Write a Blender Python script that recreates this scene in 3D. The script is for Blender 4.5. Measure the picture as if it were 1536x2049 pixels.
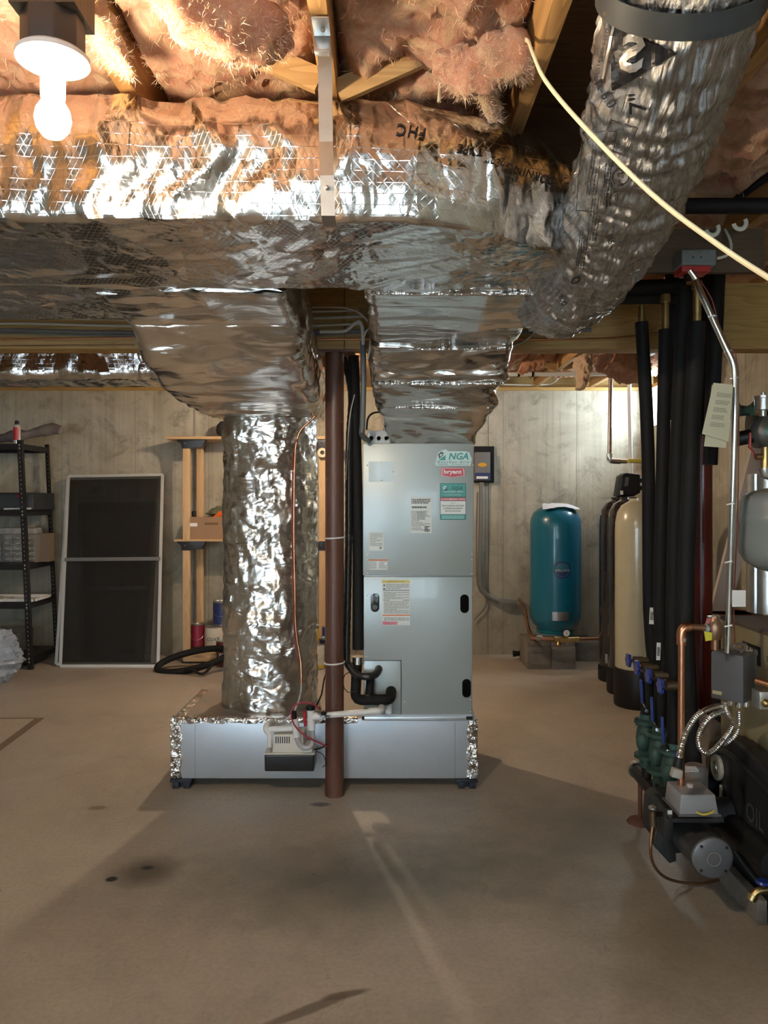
import bpy, bmesh, math, random
from mathutils import Vector, Matrix, noise
from mathutils.bvhtree import BVHTree
random.seed(7)
D = bpy.data; SC = bpy.context.scene; COL = SC.collection
PI = math.pi
for o in list(D.objects): D.objects.remove(o)

# ---------------------------------------------------------------- camera
F = 1539.0; HZ = 1000.0; CX = 768.0; EYE = 1.45
cam_d = D.cameras.new('camera'); cam = D.objects.new('camera', cam_d); COL.objects.link(cam)
cam.location = (0, 0, EYE); cam.rotation_euler = (PI/2, 0, 0)
cam_d.sensor_width = 36; cam_d.lens = F/2049*36; cam_d.shift_y = -24.5/2049
cam_d.clip_start = .05; cam_d.clip_end = 100
SC.camera = cam
def P(px, py, d):
    """a point of the place measured in the photograph, d metres in front of the camera"""
    return Vector(((px-CX)*d/F, d, EYE+(HZ-py)*d/F))

# ---------------------------------------------------------------- world, lights, exposure
SC.view_settings.view_transform = 'Standard'; SC.view_settings.look = 'None'
SC.view_settings.gamma = 1; SC.view_settings.exposure = 1.25
W = D.worlds.new('world'); SC.world = W; W.use_nodes = True
W.node_tree.nodes['Background'].inputs[0].default_value = (.62, .82, 1, 1)
W.node_tree.nodes['Background'].inputs[1].default_value = 3.0
def area(name, loc, rot, sx, sy, e, col):
    l = D.lights.new(name, 'AREA'); l.shape = 'RECTANGLE'; l.size = sx; l.size_y = sy; l.energy = e; l.color = col
    o = D.objects.new(name, l); COL.objects.link(o); o.location = loc; o.rotation_euler = rot
    return o
# daylight through the two windows and the glazed door of the wall behind the camera, and through the small window of the right wall
area('daylight_front', (.65, -3.38, 1.55), (PI/2, 0, PI), 1.5, 1.05, 95, (.80, .94, 1))
area('daylight_door', (-2.35, -3.38, 1.12), (PI/2, 0, PI), 2.3, 1.95, 150, (.82, .94, 1))
area('daylight_side', (2.50, 6.72, 2.30), (0, PI/2, 0), .32, .56, 11, (.72, .88, 1))
BULB = P(106, 232, 1.45); BULB2 = Vector((-.6, 5.4, 2.33))
BULB_E = 500; BULB2_E = 720
WARM = (1, .79, .54)

# ---------------------------------------------------------------- materials
MATS = {}
def nt(name):
    m = D.materials.new(name); m.use_nodes = True; t = m.node_tree
    return m, t, t.nodes['Principled BSDF']
def nd(t, typ, ins=None, **kw):
    n = t.nodes.new('ShaderNode'+typ)
    for k, v in kw.items(): setattr(n, k, v)
    if ins:
        for k, v in ins.items():
            if isinstance(v, bpy.types.NodeSocket): t.links.new(v, n.inputs[k])
            else: n.inputs[k].default_value = v
    return n
def math_(t, op, a, b=0.0, c=None, clamp=False):
    ins = {0: a, 1: b}
    if c is not None: ins[2] = c
    return nd(t, 'Math', ins, operation=op, use_clamp=clamp).outputs[0]
def mix(t, f, a, b, bt='MIX'):
    n = nd(t, 'Mix', None, data_type='RGBA', blend_type=bt)
    for k, v in ((0, f), (6, a), (7, b)):
        if isinstance(v, bpy.types.NodeSocket): t.links.new(v, n.inputs[k])
        else: n.inputs[k].default_value = (*v, 1) if isinstance(v, tuple) and len(v) == 3 else v
    return n.outputs[2]
def ramp(t, f, lo, hi):
    return nd(t, 'MapRange', {0: f, 1: lo, 2: hi}, clamp=True).outputs[0]
def coords(t, kind='Object', scale=(1, 1, 1), rot=(0, 0, 0), loc=(0, 0, 0)):
    tc = nd(t, 'TexCoord')
    return nd(t, 'Mapping', {0: tc.outputs[kind], 1: loc, 2: rot, 3: scale}).outputs[0]
def gen(t, kind='Generated'): return nd(t, 'TexCoord').outputs[kind]
def M(name, col, rough=.5, metal=0., var=.0, vs=6., bump=0., bs=60., coat=0., emit=0., alpha=1., spec=.5, trans=0.):
    if name in MATS: return MATS[name]
    m, t, b = nt(name); c = (*col, 1)
    b.inputs['Base Color'].default_value = c; b.inputs['Roughness'].default_value = rough
    b.inputs['Metallic'].default_value = metal; b.inputs['Coat Weight'].default_value = coat
    b.inputs['Specular IOR Level'].default_value = spec; b.inputs['Transmission Weight'].default_value = trans
    if alpha < 1: b.inputs['Alpha'].default_value = alpha
    if emit: b.inputs['Emission Color'].default_value = c; b.inputs['Emission Strength'].default_value = emit
    if var:
        n = nd(t, 'TexNoise', {'Vector': coords(t), 'Scale': vs, 'Detail': 6., 'Roughness': .65})
        dark = tuple(max(0, x*(1-var)) for x in col); lite = tuple(min(1, x*(1+var)) for x in col)
        t.links.new(mix(t, ramp(t, n.outputs[0], .3, .7), dark, lite), b.inputs['Base Color'])
        t.links.new(math_(t, 'MULTIPLY_ADD', n.outputs[0], .3*rough, rough*.85), b.inputs['Roughness'])
    if bump:
        n = nd(t, 'TexNoise', {'Vector': coords(t), 'Scale': bs, 'Detail': 5.})
        bp = nd(t, 'Bump', {'Strength': bump, 'Distance': .01, 'Height': n.outputs[0]})
        t.links.new(bp.outputs[0], b.inputs['Normal'])
    MATS[name] = m; return m
def wood(name, c1, c2, axis=1, rough=.6, sc=1.0):
    if name in MATS: return MATS[name]
    m, t, b = nt(name)
    s = [14*sc]*3; s[axis] = .9*sc
    v = coords(t, scale=tuple(s))
    n1 = nd(t, 'TexNoise', {'Vector': v, 'Scale': .7, 'Detail': 2.})
    r = math_(t, 'FRACT', math_(t, 'MULTIPLY', n1.outputs[0], 14.))
    r = math_(t, 'POWER', r, 1.6)
    s2 = [90.]*3; s2[axis] = 3.
    n2 = nd(t, 'TexNoise', {'Vector': coords(t, scale=tuple(s2)), 'Scale': 1., 'Detail': 3.})
    f = math_(t, 'ADD', math_(t, 'MULTIPLY', r, .65), math_(t, 'MULTIPLY', n2.outputs[0], .5), clamp=True)
    s3 = [9.]*3; s3[axis] = 2.2
    kn = nd(t, 'TexVoronoi', {'Vector': coords(t, scale=tuple(s3)), 'Scale': .55})
    k = ramp(t, kn.outputs['Distance'], .10, .04)
    c = mix(t, f, c1, c2)
    c = mix(t, math_(t, 'MULTIPLY', k, .7), c, tuple(x*.3 for x in c2))
    t.links.new(c, b.inputs['Base Color']); b.inputs['Roughness'].default_value = rough
    bp = nd(t, 'Bump', {'Strength': .15, 'Distance': .004, 'Height': f}); t.links.new(bp.outputs[0], b.inputs['Normal'])
    MATS[name] = m; return m
def foil(name, base=(.80, .79, .77), rough=.2, scrim=1., crump=1., cs=9., stretch=(1, 1, 1), film=0., streak=0., darkfib=0., under=.3):
    """aluminised facing: scrim threads under the skin, sharp creases"""
    if name in MATS: return MATS[name]
    m, t, b = nt(name)
    ob = coords(t, scale=stretch)
    dn = nd(t, 'TexNoise', {'Vector': ob, 'Scale': cs*.6, 'Detail': 3.})
    dv = nd(t, 'VectorMath', {0: dn.outputs['Color'], 1: (.13, .13, .13)}, operation='MULTIPLY')
    wv = nd(t, 'VectorMath', {0: ob, 1: dv.outputs[0]}, operation='ADD').outputs[0]
    def facet(sc, slope):
        v = nd(t, 'TexVoronoi', {'Vector': wv, 'Scale': sc}, feature='F1')
        dd = nd(t, 'VectorMath', {0: wv, 1: v.outputs['Position']}, operation='SUBTRACT').outputs[0]
        cc = nd(t, 'VectorMath', {0: v.outputs['Color'], 1: (.5, .5, .5)}, operation='SUBTRACT').outputs[0]
        return math_(t, 'MULTIPLY', nd(t, 'VectorMath', {0: dd, 1: cc}, operation='DOT_PRODUCT').outputs[1], slope)
    n3 = nd(t, 'TexNoise', {'Vector': wv, 'Scale': cs*2.2, 'Detail': 2., 'Roughness': .6})
    rid = math_(t, 'ABSOLUTE', math_(t, 'SUBTRACT', n3.outputs[0], .5))
    n4 = nd(t, 'TexNoise', {'Vector': ob, 'Scale': cs*.45, 'Detail': 2.})
    mask = ramp(t, nd(t, 'TexNoise', {'Vector': coords(t), 'Scale': 3.1, 'Detail': 2.}).outputs[0], .38, .62)
    gz = nd(t, 'SeparateXYZ', {0: nd(t, 'NewGeometry').outputs['Normal']}).outputs[2]
    flat = math_(t, 'MULTIPLY_ADD', ramp(t, gz, -.80, -.60), 1-under, under)
    h = math_(t, 'ADD', facet(cs, .55), facet(cs*2.6, .60))
    h = math_(t, 'ADD', h, math_(t, 'MULTIPLY', rid, .20/cs))
    h = math_(t, 'MULTIPLY', h, math_(t, 'MULTIPLY_ADD', mask, .75, .25))
    h = math_(t, 'ADD', h, math_(t, 'MULTIPLY', n4.outputs[0], .30/cs))
    h = math_(t, 'MULTIPLY', h, math_(t, 'MULTIPLY', flat, crump))
    bp = nd(t, 'Bump', {'Strength': 1., 'Distance': 1., 'Height': h})
    out = bp.outputs[0]
    c = base
    if scrim:
        sep = nd(t, 'SeparateXYZ', {0: gen(t, 'UV')})
        ls = []
        for a, sp in ((0, .026), (PI/3*1.03, .013), (-PI/3*1.03, .013)):
            q = math_(t, 'ADD', math_(t, 'MULTIPLY', sep.outputs[0], math.sin(a)/sp), math_(t, 'MULTIPLY', sep.outputs[1], math.cos(a)/sp))
            q = math_(t, 'ABSOLUTE', math_(t, 'SUBTRACT', math_(t, 'FRACT', q), .5))
            ls.append(ramp(t, q, .455, .5))
        l = math_(t, 'MAXIMUM', ls[0], math_(t, 'MAXIMUM', ls[1], ls[2]))
        b2 = nd(t, 'Bump', {'Strength': .17*scrim, 'Distance': .002, 'Height': l, 'Normal': out}); out = b2.outputs[0]
    if streak:
        vv = coords(t, kind='UV', scale=(9, 60, 1), rot=(0, 0, .5))
        sn = nd(t, 'TexNoise', {'Vector': vv, 'Scale': 1.4, 'Detail': 6., 'Roughness': .75, 'Distortion': 1.2})
        b3 = nd(t, 'Bump', {'Strength': streak, 'Distance': .02, 'Height': sn.outputs[0], 'Normal': out}); out = b3.outputs[0]
        if darkfib: c = mix(t, math_(t, 'MULTIPLY', ramp(t, sn.outputs[0], .42, .6), darkfib), base, tuple(x*.35 for x in base))
    if not isinstance(c, tuple): t.links.new(c, b.inputs['Base Color'])
    else: b.inputs['Base Color'].default_value = (*c, 1)
    rn = nd(t, 'TexNoise', {'Vector': coords(t), 'Scale': 3., 'Detail': 3.})
    t.links.new(math_(t, 'MULTIPLY_ADD', rn.outputs[0], .16, rough-.08), b.inputs['Roughness'])
    b.inputs['Metallic'].default_value = 1.
    if film: b.inputs['Coat Weight'].default_value = film; b.inputs['Coat Roughness'].default_value = .12
    t.links.new(out, b.inputs['Normal'])
    MATS[name] = m; return m

# ---------------------------------------------------------------- mesh helpers
OFF = {}
class MB:
    def __init__(s): s.v = []; s.f = []; s.uv = {}
    def add(s, vs, fs):
        n = len(s.v); s.v += [Vector(v) for v in vs]; s.f += [tuple(i+n for i in f) for f in fs]; return s
    def box(s, x0, x1, y0, y1, z0, z1, mat=None):
        vs = [(x, y, z) for x in (x0, x1) for y in (y0, y1) for z in (z0, z1)]
        if mat is not None: vs = [mat @ Vector(v) for v in vs]
        return s.add(vs, [(0, 1, 3, 2), (4, 6, 7, 5), (0, 4, 5, 1), (2, 3, 7, 6), (0, 2, 6, 4), (1, 5, 7, 3)])
    def bar(s, a, b, w, h, up=(0, 0, 1)):
        """a bar of section w x h from point a to point b"""
        a, b = Vector(a), Vector(b); d = (b-a).normalized(); u = Vector(up)
        if abs(d.dot(u)) > .98: u = Vector((0, 1, 0))
        sx = d.cross(u).normalized(); sy = sx.cross(d).normalized()
        vs = [p + sx*i*w/2 + sy*j*h/2 for p in (a, b) for i in (-1, 1) for j in (-1, 1)]
        return s.add(vs, [(0, 1, 3, 2), (4, 6, 7, 5), (0, 4, 5, 1), (2, 3, 7, 6), (0, 2, 6, 4), (1, 5, 7, 3)])
    def prism(s, pts, y0, y1, plane='XZ', m=None):
        """extrude a 2-D outline"""
        def w(p, q):
            v = {'XZ': (p[0], q, p[1]), 'XY': (p[0], p[1], q), 'YZ': (q, p[0], p[1])}[plane]
            return m @ Vector(v) if m is not None else v
        n = len(pts); vs = [w(p, y0) for p in pts] + [w(p, y1) for p in pts]
        fs = [tuple(range(n)), tuple(range(2*n-1, n-1, -1))] + [(i, i+n, (i+1) % n+n, (i+1) % n) for i in range(n)]
        return s.add(vs, fs)
    def tube(s, pts, r, n=12, step=None, cap=True, rf=None, flat=1.):
        pts = [Vector(p) for p in pts]
        if step: pts = smooth(pts, step)
        k = len(pts); T = []
        for i in range(k):
            T.append((pts[min(i+1, k-1)]-pts[max(i-1, 0)]).normalized())
        u = Vector((0, 0, 1)) if abs(T[0].z) < .9 else Vector((0, 1, 0))
        u = (u - T[0]*u.dot(T[0])).normalized(); base = len(s.v); L = 0
        for i in range(k):
            if i: L += (pts[i]-pts[i-1]).length
            u = (u - T[i]*u.dot(T[i])).normalized(); w = T[i].cross(u)
            rr = r[i] if isinstance(r, (list, tuple)) and len(r) == k else (r if not isinstance(r, (list, tuple)) else r[0]+(r[-1]-r[0])*i/(k-1))
            if rf: rr = rf(L, rr)
            for j in range(n):
                a = 2*PI*j/n; s.v.append(pts[i] + u*math.cos(a)*rr + w*math.sin(a)*rr*flat)
        for i in range(k-1):
            for j in range(n):
                s.f.append((base+i*n+j, base+i*n+(j+1) % n, base+(i+1)*n+(j+1) % n, base+(i+1)*n+j))
        if cap:
            s.f.append(tuple(base+j for j in range(n-1, -1, -1))); s.f.append(tuple(base+(k-1)*n+j for j in range(n)))
        return s
    def cyl(s, a, b, r, n=20, r2=None): return s.tube([a, b], [r, r2 if r2 is not None else r], n)
    def lathe(s, prof, c, n=32, axis='Z'):
        c = Vector(c); k = len(prof); rows = []
        for r, h in prof:
            row = []
            for j in range(n if r > 1e-6 else 1):
                a = 2*PI*j/n; p = (r*math.cos(a), r*math.sin(a), h)
                if axis == 'Y': p = (p[0], p[2], p[1])
                if axis == 'X': p = (p[2], p[0], p[1])
                row.append(len(s.v)); s.v.append(c+Vector(p))
            rows.append(row)
        for A, B in zip(rows, rows[1:]):
            for j in range(n):
                q = (A[j % len(A)], A[(j+1) % len(A)], B[(j+1) % len(B)], B[j % len(B)])
                q = tuple(dict.fromkeys(q))
                if len(q) > 2: s.f.append(q)
        if len(rows[0]) > 1 and prof[0] != prof[-1]: s.f.append(tuple(reversed(rows[0])))
        if len(rows[-1]) > 1 and prof[0] != prof[-1]: s.f.append(tuple(rows[-1]))
        return s
    def sphere(s, c, r, n=16, sc=(1, 1, 1)):
        c = Vector(c); pr = [(math.sin(PI*i/n), -math.cos(PI*i/n)) for i in range(n+1)]
        base = len(s.v)
        for q, h in pr:
            for j in range(n):
                a = 2*PI*j/n; s.v.append(c+Vector((q*math.cos(a)*r*sc[0], q*math.sin(a)*r*sc[1], h*r*sc[2])))
        for i in range(n):
            for j in range(n): s.f.append((base+i*n+j, base+i*n+(j+1) % n, base+(i+1)*n+(j+1) % n, base+(i+1)*n+j))
        return s
    def build(s, name, mat, parent=None, smooth_=True, world=False, bevel=0., seg=2, uvs=None, angle=38, weld=False):
        if parent is not None: off = OFF[parent.name]
        elif world: off = Vector((0, 0, 0))
        else:
            xs = [v.x for v in s.v]; ys = [v.y for v in s.v]; zs = [v.z for v in s.v]
            off = Vector(((min(xs)+max(xs))/2, (min(ys)+max(ys))/2, min(zs)))
        me = D.meshes.new(name); me.from_pydata([tuple(v-off) for v in s.v], [], s.f)
        bm = bmesh.new(); bm.from_mesh(me)
        if uvs is not None:
            ul = bm.loops.layers.uv.new('UVMap'); bm.verts.ensure_lookup_table()
            for f in bm.faces:
                for l in f.loops: l[ul].uv = uvs[l.vert.index] if l.vert.index < len(uvs) else (0, 0)
        if weld: bmesh.ops.remove_doubles(bm, verts=bm.verts, dist=1e-5)
        if bevel:
            es = [e for e in bm.edges if len(e.link_faces) == 2 and e.calc_face_angle(0) > .6]
            bmesh.ops.bevel(bm, geom=es, offset=bevel, segments=seg, affect='EDGES', clamp_overlap=True, profile=.6)
        bmesh.ops.recalc_face_normals(bm, faces=bm.faces)
        bm.to_mesh(me); bm.free()
        if smooth_:
            me.polygons.foreach_set('use_smooth', [True]*len(me.polygons)); me.set_sharp_from_angle(angle=math.radians(angle))
        me.materials.append(mat)
        o = D.objects.new(name, me); COL.objects.link(o); OFF[o.name] = off
        if parent is not None: o.parent = parent
        else: o.location = off
        return o
def smooth(pts, step):
    out = []
    n = len(pts)
    for i in range(n-1):
        p0 = pts[i-1] if i else pts[0]*2-pts[1]; p1, p2 = pts[i], pts[i+1]; p3 = pts[i+2] if i+2 < n else pts[-1]*2-pts[-2]
        k = max(2, int((p2-p1).length/step))
        for j in range(k):
            t = j/k; t2 = t*t; t3 = t2*t
            out.append(.5*((2*p1)+(-p0+p2)*t+(2*p0-5*p1+4*p2-p3)*t2+(-p0+3*p1-3*p2+p3)*t3))
    out.append(pts[-1]); return out
def tag(o, label, cat, group=None, kind=None):
    if label: o['label'] = label
    if cat: o['category'] = cat
    if group: o['group'] = group
    if kind: o['kind'] = kind
    return o
def thing(name, label, cat, loc=(0, 0, 0), group=None):
    o = D.objects.new(name, None); COL.objects.link(o); o.location = loc; o.empty_display_size = .1
    OFF[o.name] = Vector(loc); return tag(o, label, cat, group)
def struct(name, mb, mat, **kw):
    o = mb.build(name, mat, world=True, **kw); o['kind'] = 'structure'; return o
def copy_tree(o, dx=(0, 0, 0), label=None, parent=None):
    c = o.copy(); COL.objects.link(c); OFF[c.name] = OFF[o.name]+Vector(dx) if parent is None else OFF[o.name]
    if parent is None: c.location = o.location+Vector(dx)
    else: c.parent = parent
    if label: c['label'] = label
    for ch in [x for x in D.objects if x.parent == o]: copy_tree(ch, parent=c)
    return c
def one(name, mb, mat, label, cat, group=None, **kw): return tag(mb.build(name, mat, **kw), label, cat, group)

# text as flat meshes
def text2d(s, bold=0., shear=0., space=1.):
    c = D.curves.new('lettering', 'FONT'); c.body = s; c.size = 1; c.offset = bold; c.shear = shear; c.space_character = space
    c.resolution_u = 2; c.align_x = 'CENTER'; c.align_y = 'CENTER'
    o = D.objects.new('lettering', c); COL.objects.link(o)
    dg = bpy.context.evaluated_depsgraph_get(); me = D.meshes.new_from_object(o.evaluated_get(dg))
    vs = [v.co.copy() for v in me.vertices]; fs = [tuple(p.vertices) for p in me.polygons]
    D.objects.remove(o); D.curves.remove(c); D.meshes.remove(me)
    return vs, fs
def fit(vs, w=None, h=None):
    x0 = min(v.x for v in vs); x1 = max(v.x for v in vs); y0 = min(v.y for v in vs); y1 = max(v.y for v in vs)
    sx = w/(x1-x0) if w else h/(y1-y0); sy = h/(y1-y0) if h else sx
    cx = (x0+x1)/2; cy = (y0+y1)/2
    return [Vector(((v.x-cx)*sx, (v.y-cy)*sy, 0)) for v in vs]
def letters(s, o, ux, uy, w=None, h=None, mat=None, parent=None, name='lettering', bold=.0, shear=0., space=1., mb=None, lift=.0015):
    """flat lettering centred on o in the plane of ux, uy"""
    vs, fs = text2d(s, bold, shear, space); vs = fit(vs, w, h)
    o = Vector(o); ux = Vector(ux).normalized(); uy = Vector(uy).normalized(); nn = ux.cross(uy)*lift
    m = mb or MB(); m.add([o+ux*v.x+uy*v.y+nn for v in vs], fs)
    return m if mb is not None else m.build(name, mat, parent, smooth_=False)
def bars(o, ux, uy, rows, w, h, mb=None, lift=.001, seed=1, fill=.55):
    """rows of small print too small to read, as thin dashes"""
    rnd = random.Random(seed); o = Vector(o); ux = Vector(ux).normalized(); uy = Vector(uy).normalized(); nn = ux.cross(uy)*lift
    m = mb or MB()
    for r in range(rows):
        y = h/2-(r+.5)*h/rows; x = -w/2
        end = w/2*(1 if rnd.random() < .6 else rnd.uniform(-.2, .9))
        while x < end:
            l = rnd.uniform(.03, .14)*w; x2 = min(x+l, end); t = h/rows*fill/2
            m.add([o+ux*x+uy*(y-t)+nn, o+ux*x2+uy*(y-t)+nn, o+ux*x2+uy*(y+t)+nn, o+ux*x+uy*(y+t)+nn], [(0, 1, 2, 3)])
            x = x2+.02*w
    return m
def refine(vs, fs, L):
    bm = bmesh.new(); bv = [bm.verts.new(v) for v in vs]
    for f in fs:
        try: bm.faces.new([bv[i] for i in f])
        except ValueError: pass
    bmesh.ops.triangulate(bm, faces=bm.faces)
    for _ in range(5):
        es = [e for e in bm.edges if e.calc_length() > L]
        if not es: break
        bmesh.ops.subdivide_edges(bm, edges=es, cuts=1); bmesh.ops.triangulate(bm, faces=[f for f in bm.faces if len(f.verts) > 3])
    bm.verts.index_update(); out = [v.co.copy() for v in bm.verts], [tuple(v.index for v in f.verts) for f in bm.faces]
    bm.free(); return out
def bvh_of(o):
    me = o.data; off = OFF[o.name] if o.parent is None else OFF[o.parent.name]
    return BVHTree.FromPolygons([v.co+off for v in me.vertices], [tuple(p.vertices) for p in me.polygons])
def print_on(tree, at, vs, fs, mb, rot=0., L=.02, lift=.0035):
    """lay a flat outline onto a curved skin round the point the line from the eye through at meets"""
    eye = Vector((0, 0, EYE)); d = (Vector(at)-eye).normalized()
    hit, nrm, _, _ = tree.ray_cast(eye, d)
    if hit is None: print('print_on missed', at); return
    rt = d.cross(Vector((0, 0, 1))).normalized(); up = rt.cross(d)
    a, b = math.cos(rot), math.sin(rot); rt, up = rt*a+up*b, up*a-rt*b
    vs, fs = refine(vs, fs, L); out = []
    for v in vs:
        o = hit+rt*v.x+up*v.y-d*.4
        h, n, _, _ = tree.ray_cast(o, d, 1.2)
        if h is None: h = hit+rt*v.x+up*v.y; n = nrm
        if n.dot(d) > 0: n = -n
        out.append(h+n*lift)
    mb.add(out, fs)
# ducts: a skin stretched over a row of closed rings
def resample(ring, n):
    L = [0]
    for i in range(len(ring)): L.append(L[-1]+(ring[(i+1) % len(ring)]-ring[i]).length)
    out = []; k = 0
    for j in range(n):
        s = L[-1]*j/n
        while L[k+1] < s: k += 1
        f = (s-L[k])/max(1e-9, L[k+1]-L[k]); out.append(ring[k].lerp(ring[(k+1) % len(ring)], f))
    return out, L[-1]
def loft(rings, m=120, step=.014, disp=None, cap=True, curved=False):
    rs = []; per = []
    for r in rings:
        a, l = resample([Vector(p) for p in r], m); rs.append(a); per.append(l)
    grid = []; us = []; U = 0
    for i in range(len(rs)-1):
        d = sum((rs[i+1][j]-rs[i][j]).length for j in range(0, m, 8))/len(range(0, m, 8))
        k = max(1, int(d/step))
        for q in range(k):
            t = q/k
            if curved:
                p0 = rs[max(i-1, 0)]; p3 = rs[min(i+2, len(rs)-1)]
                t2 = t*t; t3 = t2*t
                grid.append([.5*((2*rs[i][j])+(-p0[j]+rs[i+1][j])*t+(2*p0[j]-5*rs[i][j]+4*rs[i+1][j]-p3[j])*t2+(-p0[j]+3*rs[i][j]-3*rs[i+1][j]+p3[j])*t3) for j in range(m)])
            else: grid.append([rs[i][j].lerp(rs[i+1][j], t) for j in range(m)])
            us.append(U+d*t)
        U += d
    grid.append(rs[-1]); us.append(U); P0 = sum(per)/len(per)
    n = len(grid); out = []
    for i in range(n):
        for j in range(m):
            p = grid[i][j]
            if disp:
                a = grid[i][(j+1) % m]-grid[i][j-1]; b = grid[min(i+1, n-1)][j]-grid[max(i-1, 0)][j]
                nr = a.cross(b)
                if nr.length > 1e-12: nr.normalize()
                c = sum(grid[i], Vector())/m if j == 0 else c
                if nr.dot(p-c) < 0: nr = -nr
                p = p+nr*disp(p, nr)
            out.append(p)
    mb = MB(); mb.v = out
    mb.f = [(i*m+j, i*m+(j+1) % m, (i+1)*m+(j+1) % m, (i+1)*m+j) for i in range(n-1) for j in range(m)]
    uv = [(us[i], P0*(j if j <= m else 0)/m) for i in range(n) for j in range(m)]
    if cap: mb.f += [tuple(range(m-1, -1, -1)), tuple((n-1)*m+j for j in range(m))]
    return mb, uv
def nz(x, y, z): return noise.noise(Vector((x, y, z)))
def rdg(x, y, z): return max(0., 1-abs(nz(x, y, z))*3.2)
def rr2(w, h, r, k=5):
    """2-D rounded rectangle about the origin"""
    out = []
    for cx, cy, a0 in ((w/2-r, h/2-r, 0), (-w/2+r, h/2-r, 90), (-w/2+r, -h/2+r, 180), (w/2-r, -h/2+r, 270)):
        for i in range(k+1):
            a = math.radians(a0+90*i/k); out.append((cx+r*math.cos(a), cy+r*math.sin(a)))
    return out

# ================================================================ THE SETTING
def m_floor():
    m, t, b = nt('concrete_floor'); v = coords(t)
    n1 = nd(t, 'TexNoise', {'Vector': v, 'Scale': 1.1, 'Detail': 7., 'Roughness': .62, 'Distortion': .6})
    n2 = nd(t, 'TexNoise', {'Vector': v, 'Scale': 6., 'Detail': 8., 'Roughness': .7, 'Distortion': .8})
    n3 = nd(t, 'TexNoise', {'Vector': v, 'Scale': 60., 'Detail': 4.})
    c = mix(t, ramp(t, n1.outputs[0], .32, .68), (.33, .295, .245), (.50, .445, .37))
    c = mix(t, math_(t, 'MULTIPLY', ramp(t, n2.outputs[0], .38, .66), .5), c, (.53, .47, .39))
    c = mix(t, math_(t, 'MULTIPLY', ramp(t, n3.outputs[0], .4, .75), .3), c, (.22, .185, .15))
    sep = nd(t, 'SeparateXYZ', {0: v})
    dn = nd(t, 'TexNoise', {'Vector': v, 'Scale': 7., 'Detail': 4.})
    def blob(cx, cy, rx, ry, rot=0., soft=.5, wob=.6):
        x = math_(t, 'SUBTRACT', sep.outputs[0], cx); y = math_(t, 'SUBTRACT', sep.outputs[1], cy)
        ca, sa = math.cos(rot), math.sin(rot)
        xr = math_(t, 'MULTIPLY', math_(t, 'ADD', math_(t, 'MULTIPLY', x, ca), math_(t, 'MULTIPLY', y, sa)), 1/rx)
        yr = math_(t, 'MULTIPLY', math_(t, 'SUBTRACT', math_(t, 'MULTIPLY', y, ca), math_(t, 'MULTIPLY', x, sa)), 1/ry)
        d = math_(t, 'SQRT', math_(t, 'ADD', math_(t, 'MULTIPLY', xr, xr), math_(t, 'MULTIPLY', yr, yr)))
        d = math_(t, 'ADD', d, math_(t, 'MULTIPLY', math_(t, 'SUBTRACT', dn.outputs[0], .5), wob))
        return ramp(t, d, 1., 1-soft)
    for (cx, cy, rx, ry, rot, soft, k, col) in (
            (-.1, 2.95, 1.0, .46, .1, .9, .8, (.10, .095, .085)), (-.93, 3.0, .17, .15, 0, .7, .75, (.09, .082, .07)),
            (-.93, 3.03, .030, .022, 0, .5, .9, (.03, .03, .03)), (-1.04, 2.94, .026, .022, .4, .3, .95, (.035, .035, .035)),
            (-.22, 2.185, .17, .024, .55, .4, .75, (.12, .095, .075)), (-.11, 2.255, .09, .020, .30, .4, .8, (.12, .095, .075)),
            (-.30, 3.66, .06, .03, 0, .5, .8, (.07, .07, .065)), (1.0, 2.6, .6, .5, .2, .9, .4, (.12, .09, .065)),
            (.9, 3.3, .8, .7, 0, .9, .5, (.11, .10, .09)), (-1.35, 3.62, .05, .03, 0, .4, .6, (.16, .07, .04))):
        c = mix(t, math_(t, 'MULTIPLY', blob(cx, cy, rx, ry, rot, soft), k), c, col)
    # fine cracks and specks
    vo = nd(t, 'TexVoronoi', {'Vector': nd(t, 'VectorMath', {0: v, 1: nd(t, 'VectorMath', {0: dn.outputs['Color'], 1: (.5, .5, .5)}, operation='MULTIPLY').outputs[0]}, operation='ADD').outputs[0], 'Scale': .9}, feature='DISTANCE_TO_EDGE')
    crk = math_(t, 'MULTIPLY', ramp(t, vo.outputs['Distance'], .006, .001), ramp(t, n2.outputs[0], .48, .56))
    c = mix(t, math_(t, 'MULTIPLY', crk, .25), c, (.06, .05, .04))
    sp = nd(t, 'TexVoronoi', {'Vector': v, 'Scale': 5.}); spk = ramp(t, sp.outputs['Distance'], .06, .03)
    spk = math_(t, 'MULTIPLY', spk, ramp(t, n1.outputs[0], .5, .6))
    c = mix(t, math_(t, 'MULTIPLY', spk, .7), c, (.05, .045, .04))
    t.links.new(c, b.inputs['Base Color'])
    t.links.new(math_(t, 'MULTIPLY_ADD', n2.outputs[0], .35, .28), b.inputs['Roughness'])
    b.inputs['Specular IOR Level'].default_value = .4
    h = math_(t, 'ADD', math_(t, 'MULTIPLY', n2.outputs[0], .5), math_(t, 'MULTIPLY', n3.outputs[0], .08))
    bp = nd(t, 'Bump', {'Strength': .2, 'Distance': .008, 'Height': h}); t.links.new(bp.outputs[0], b.inputs['Normal'])
    return m
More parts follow.
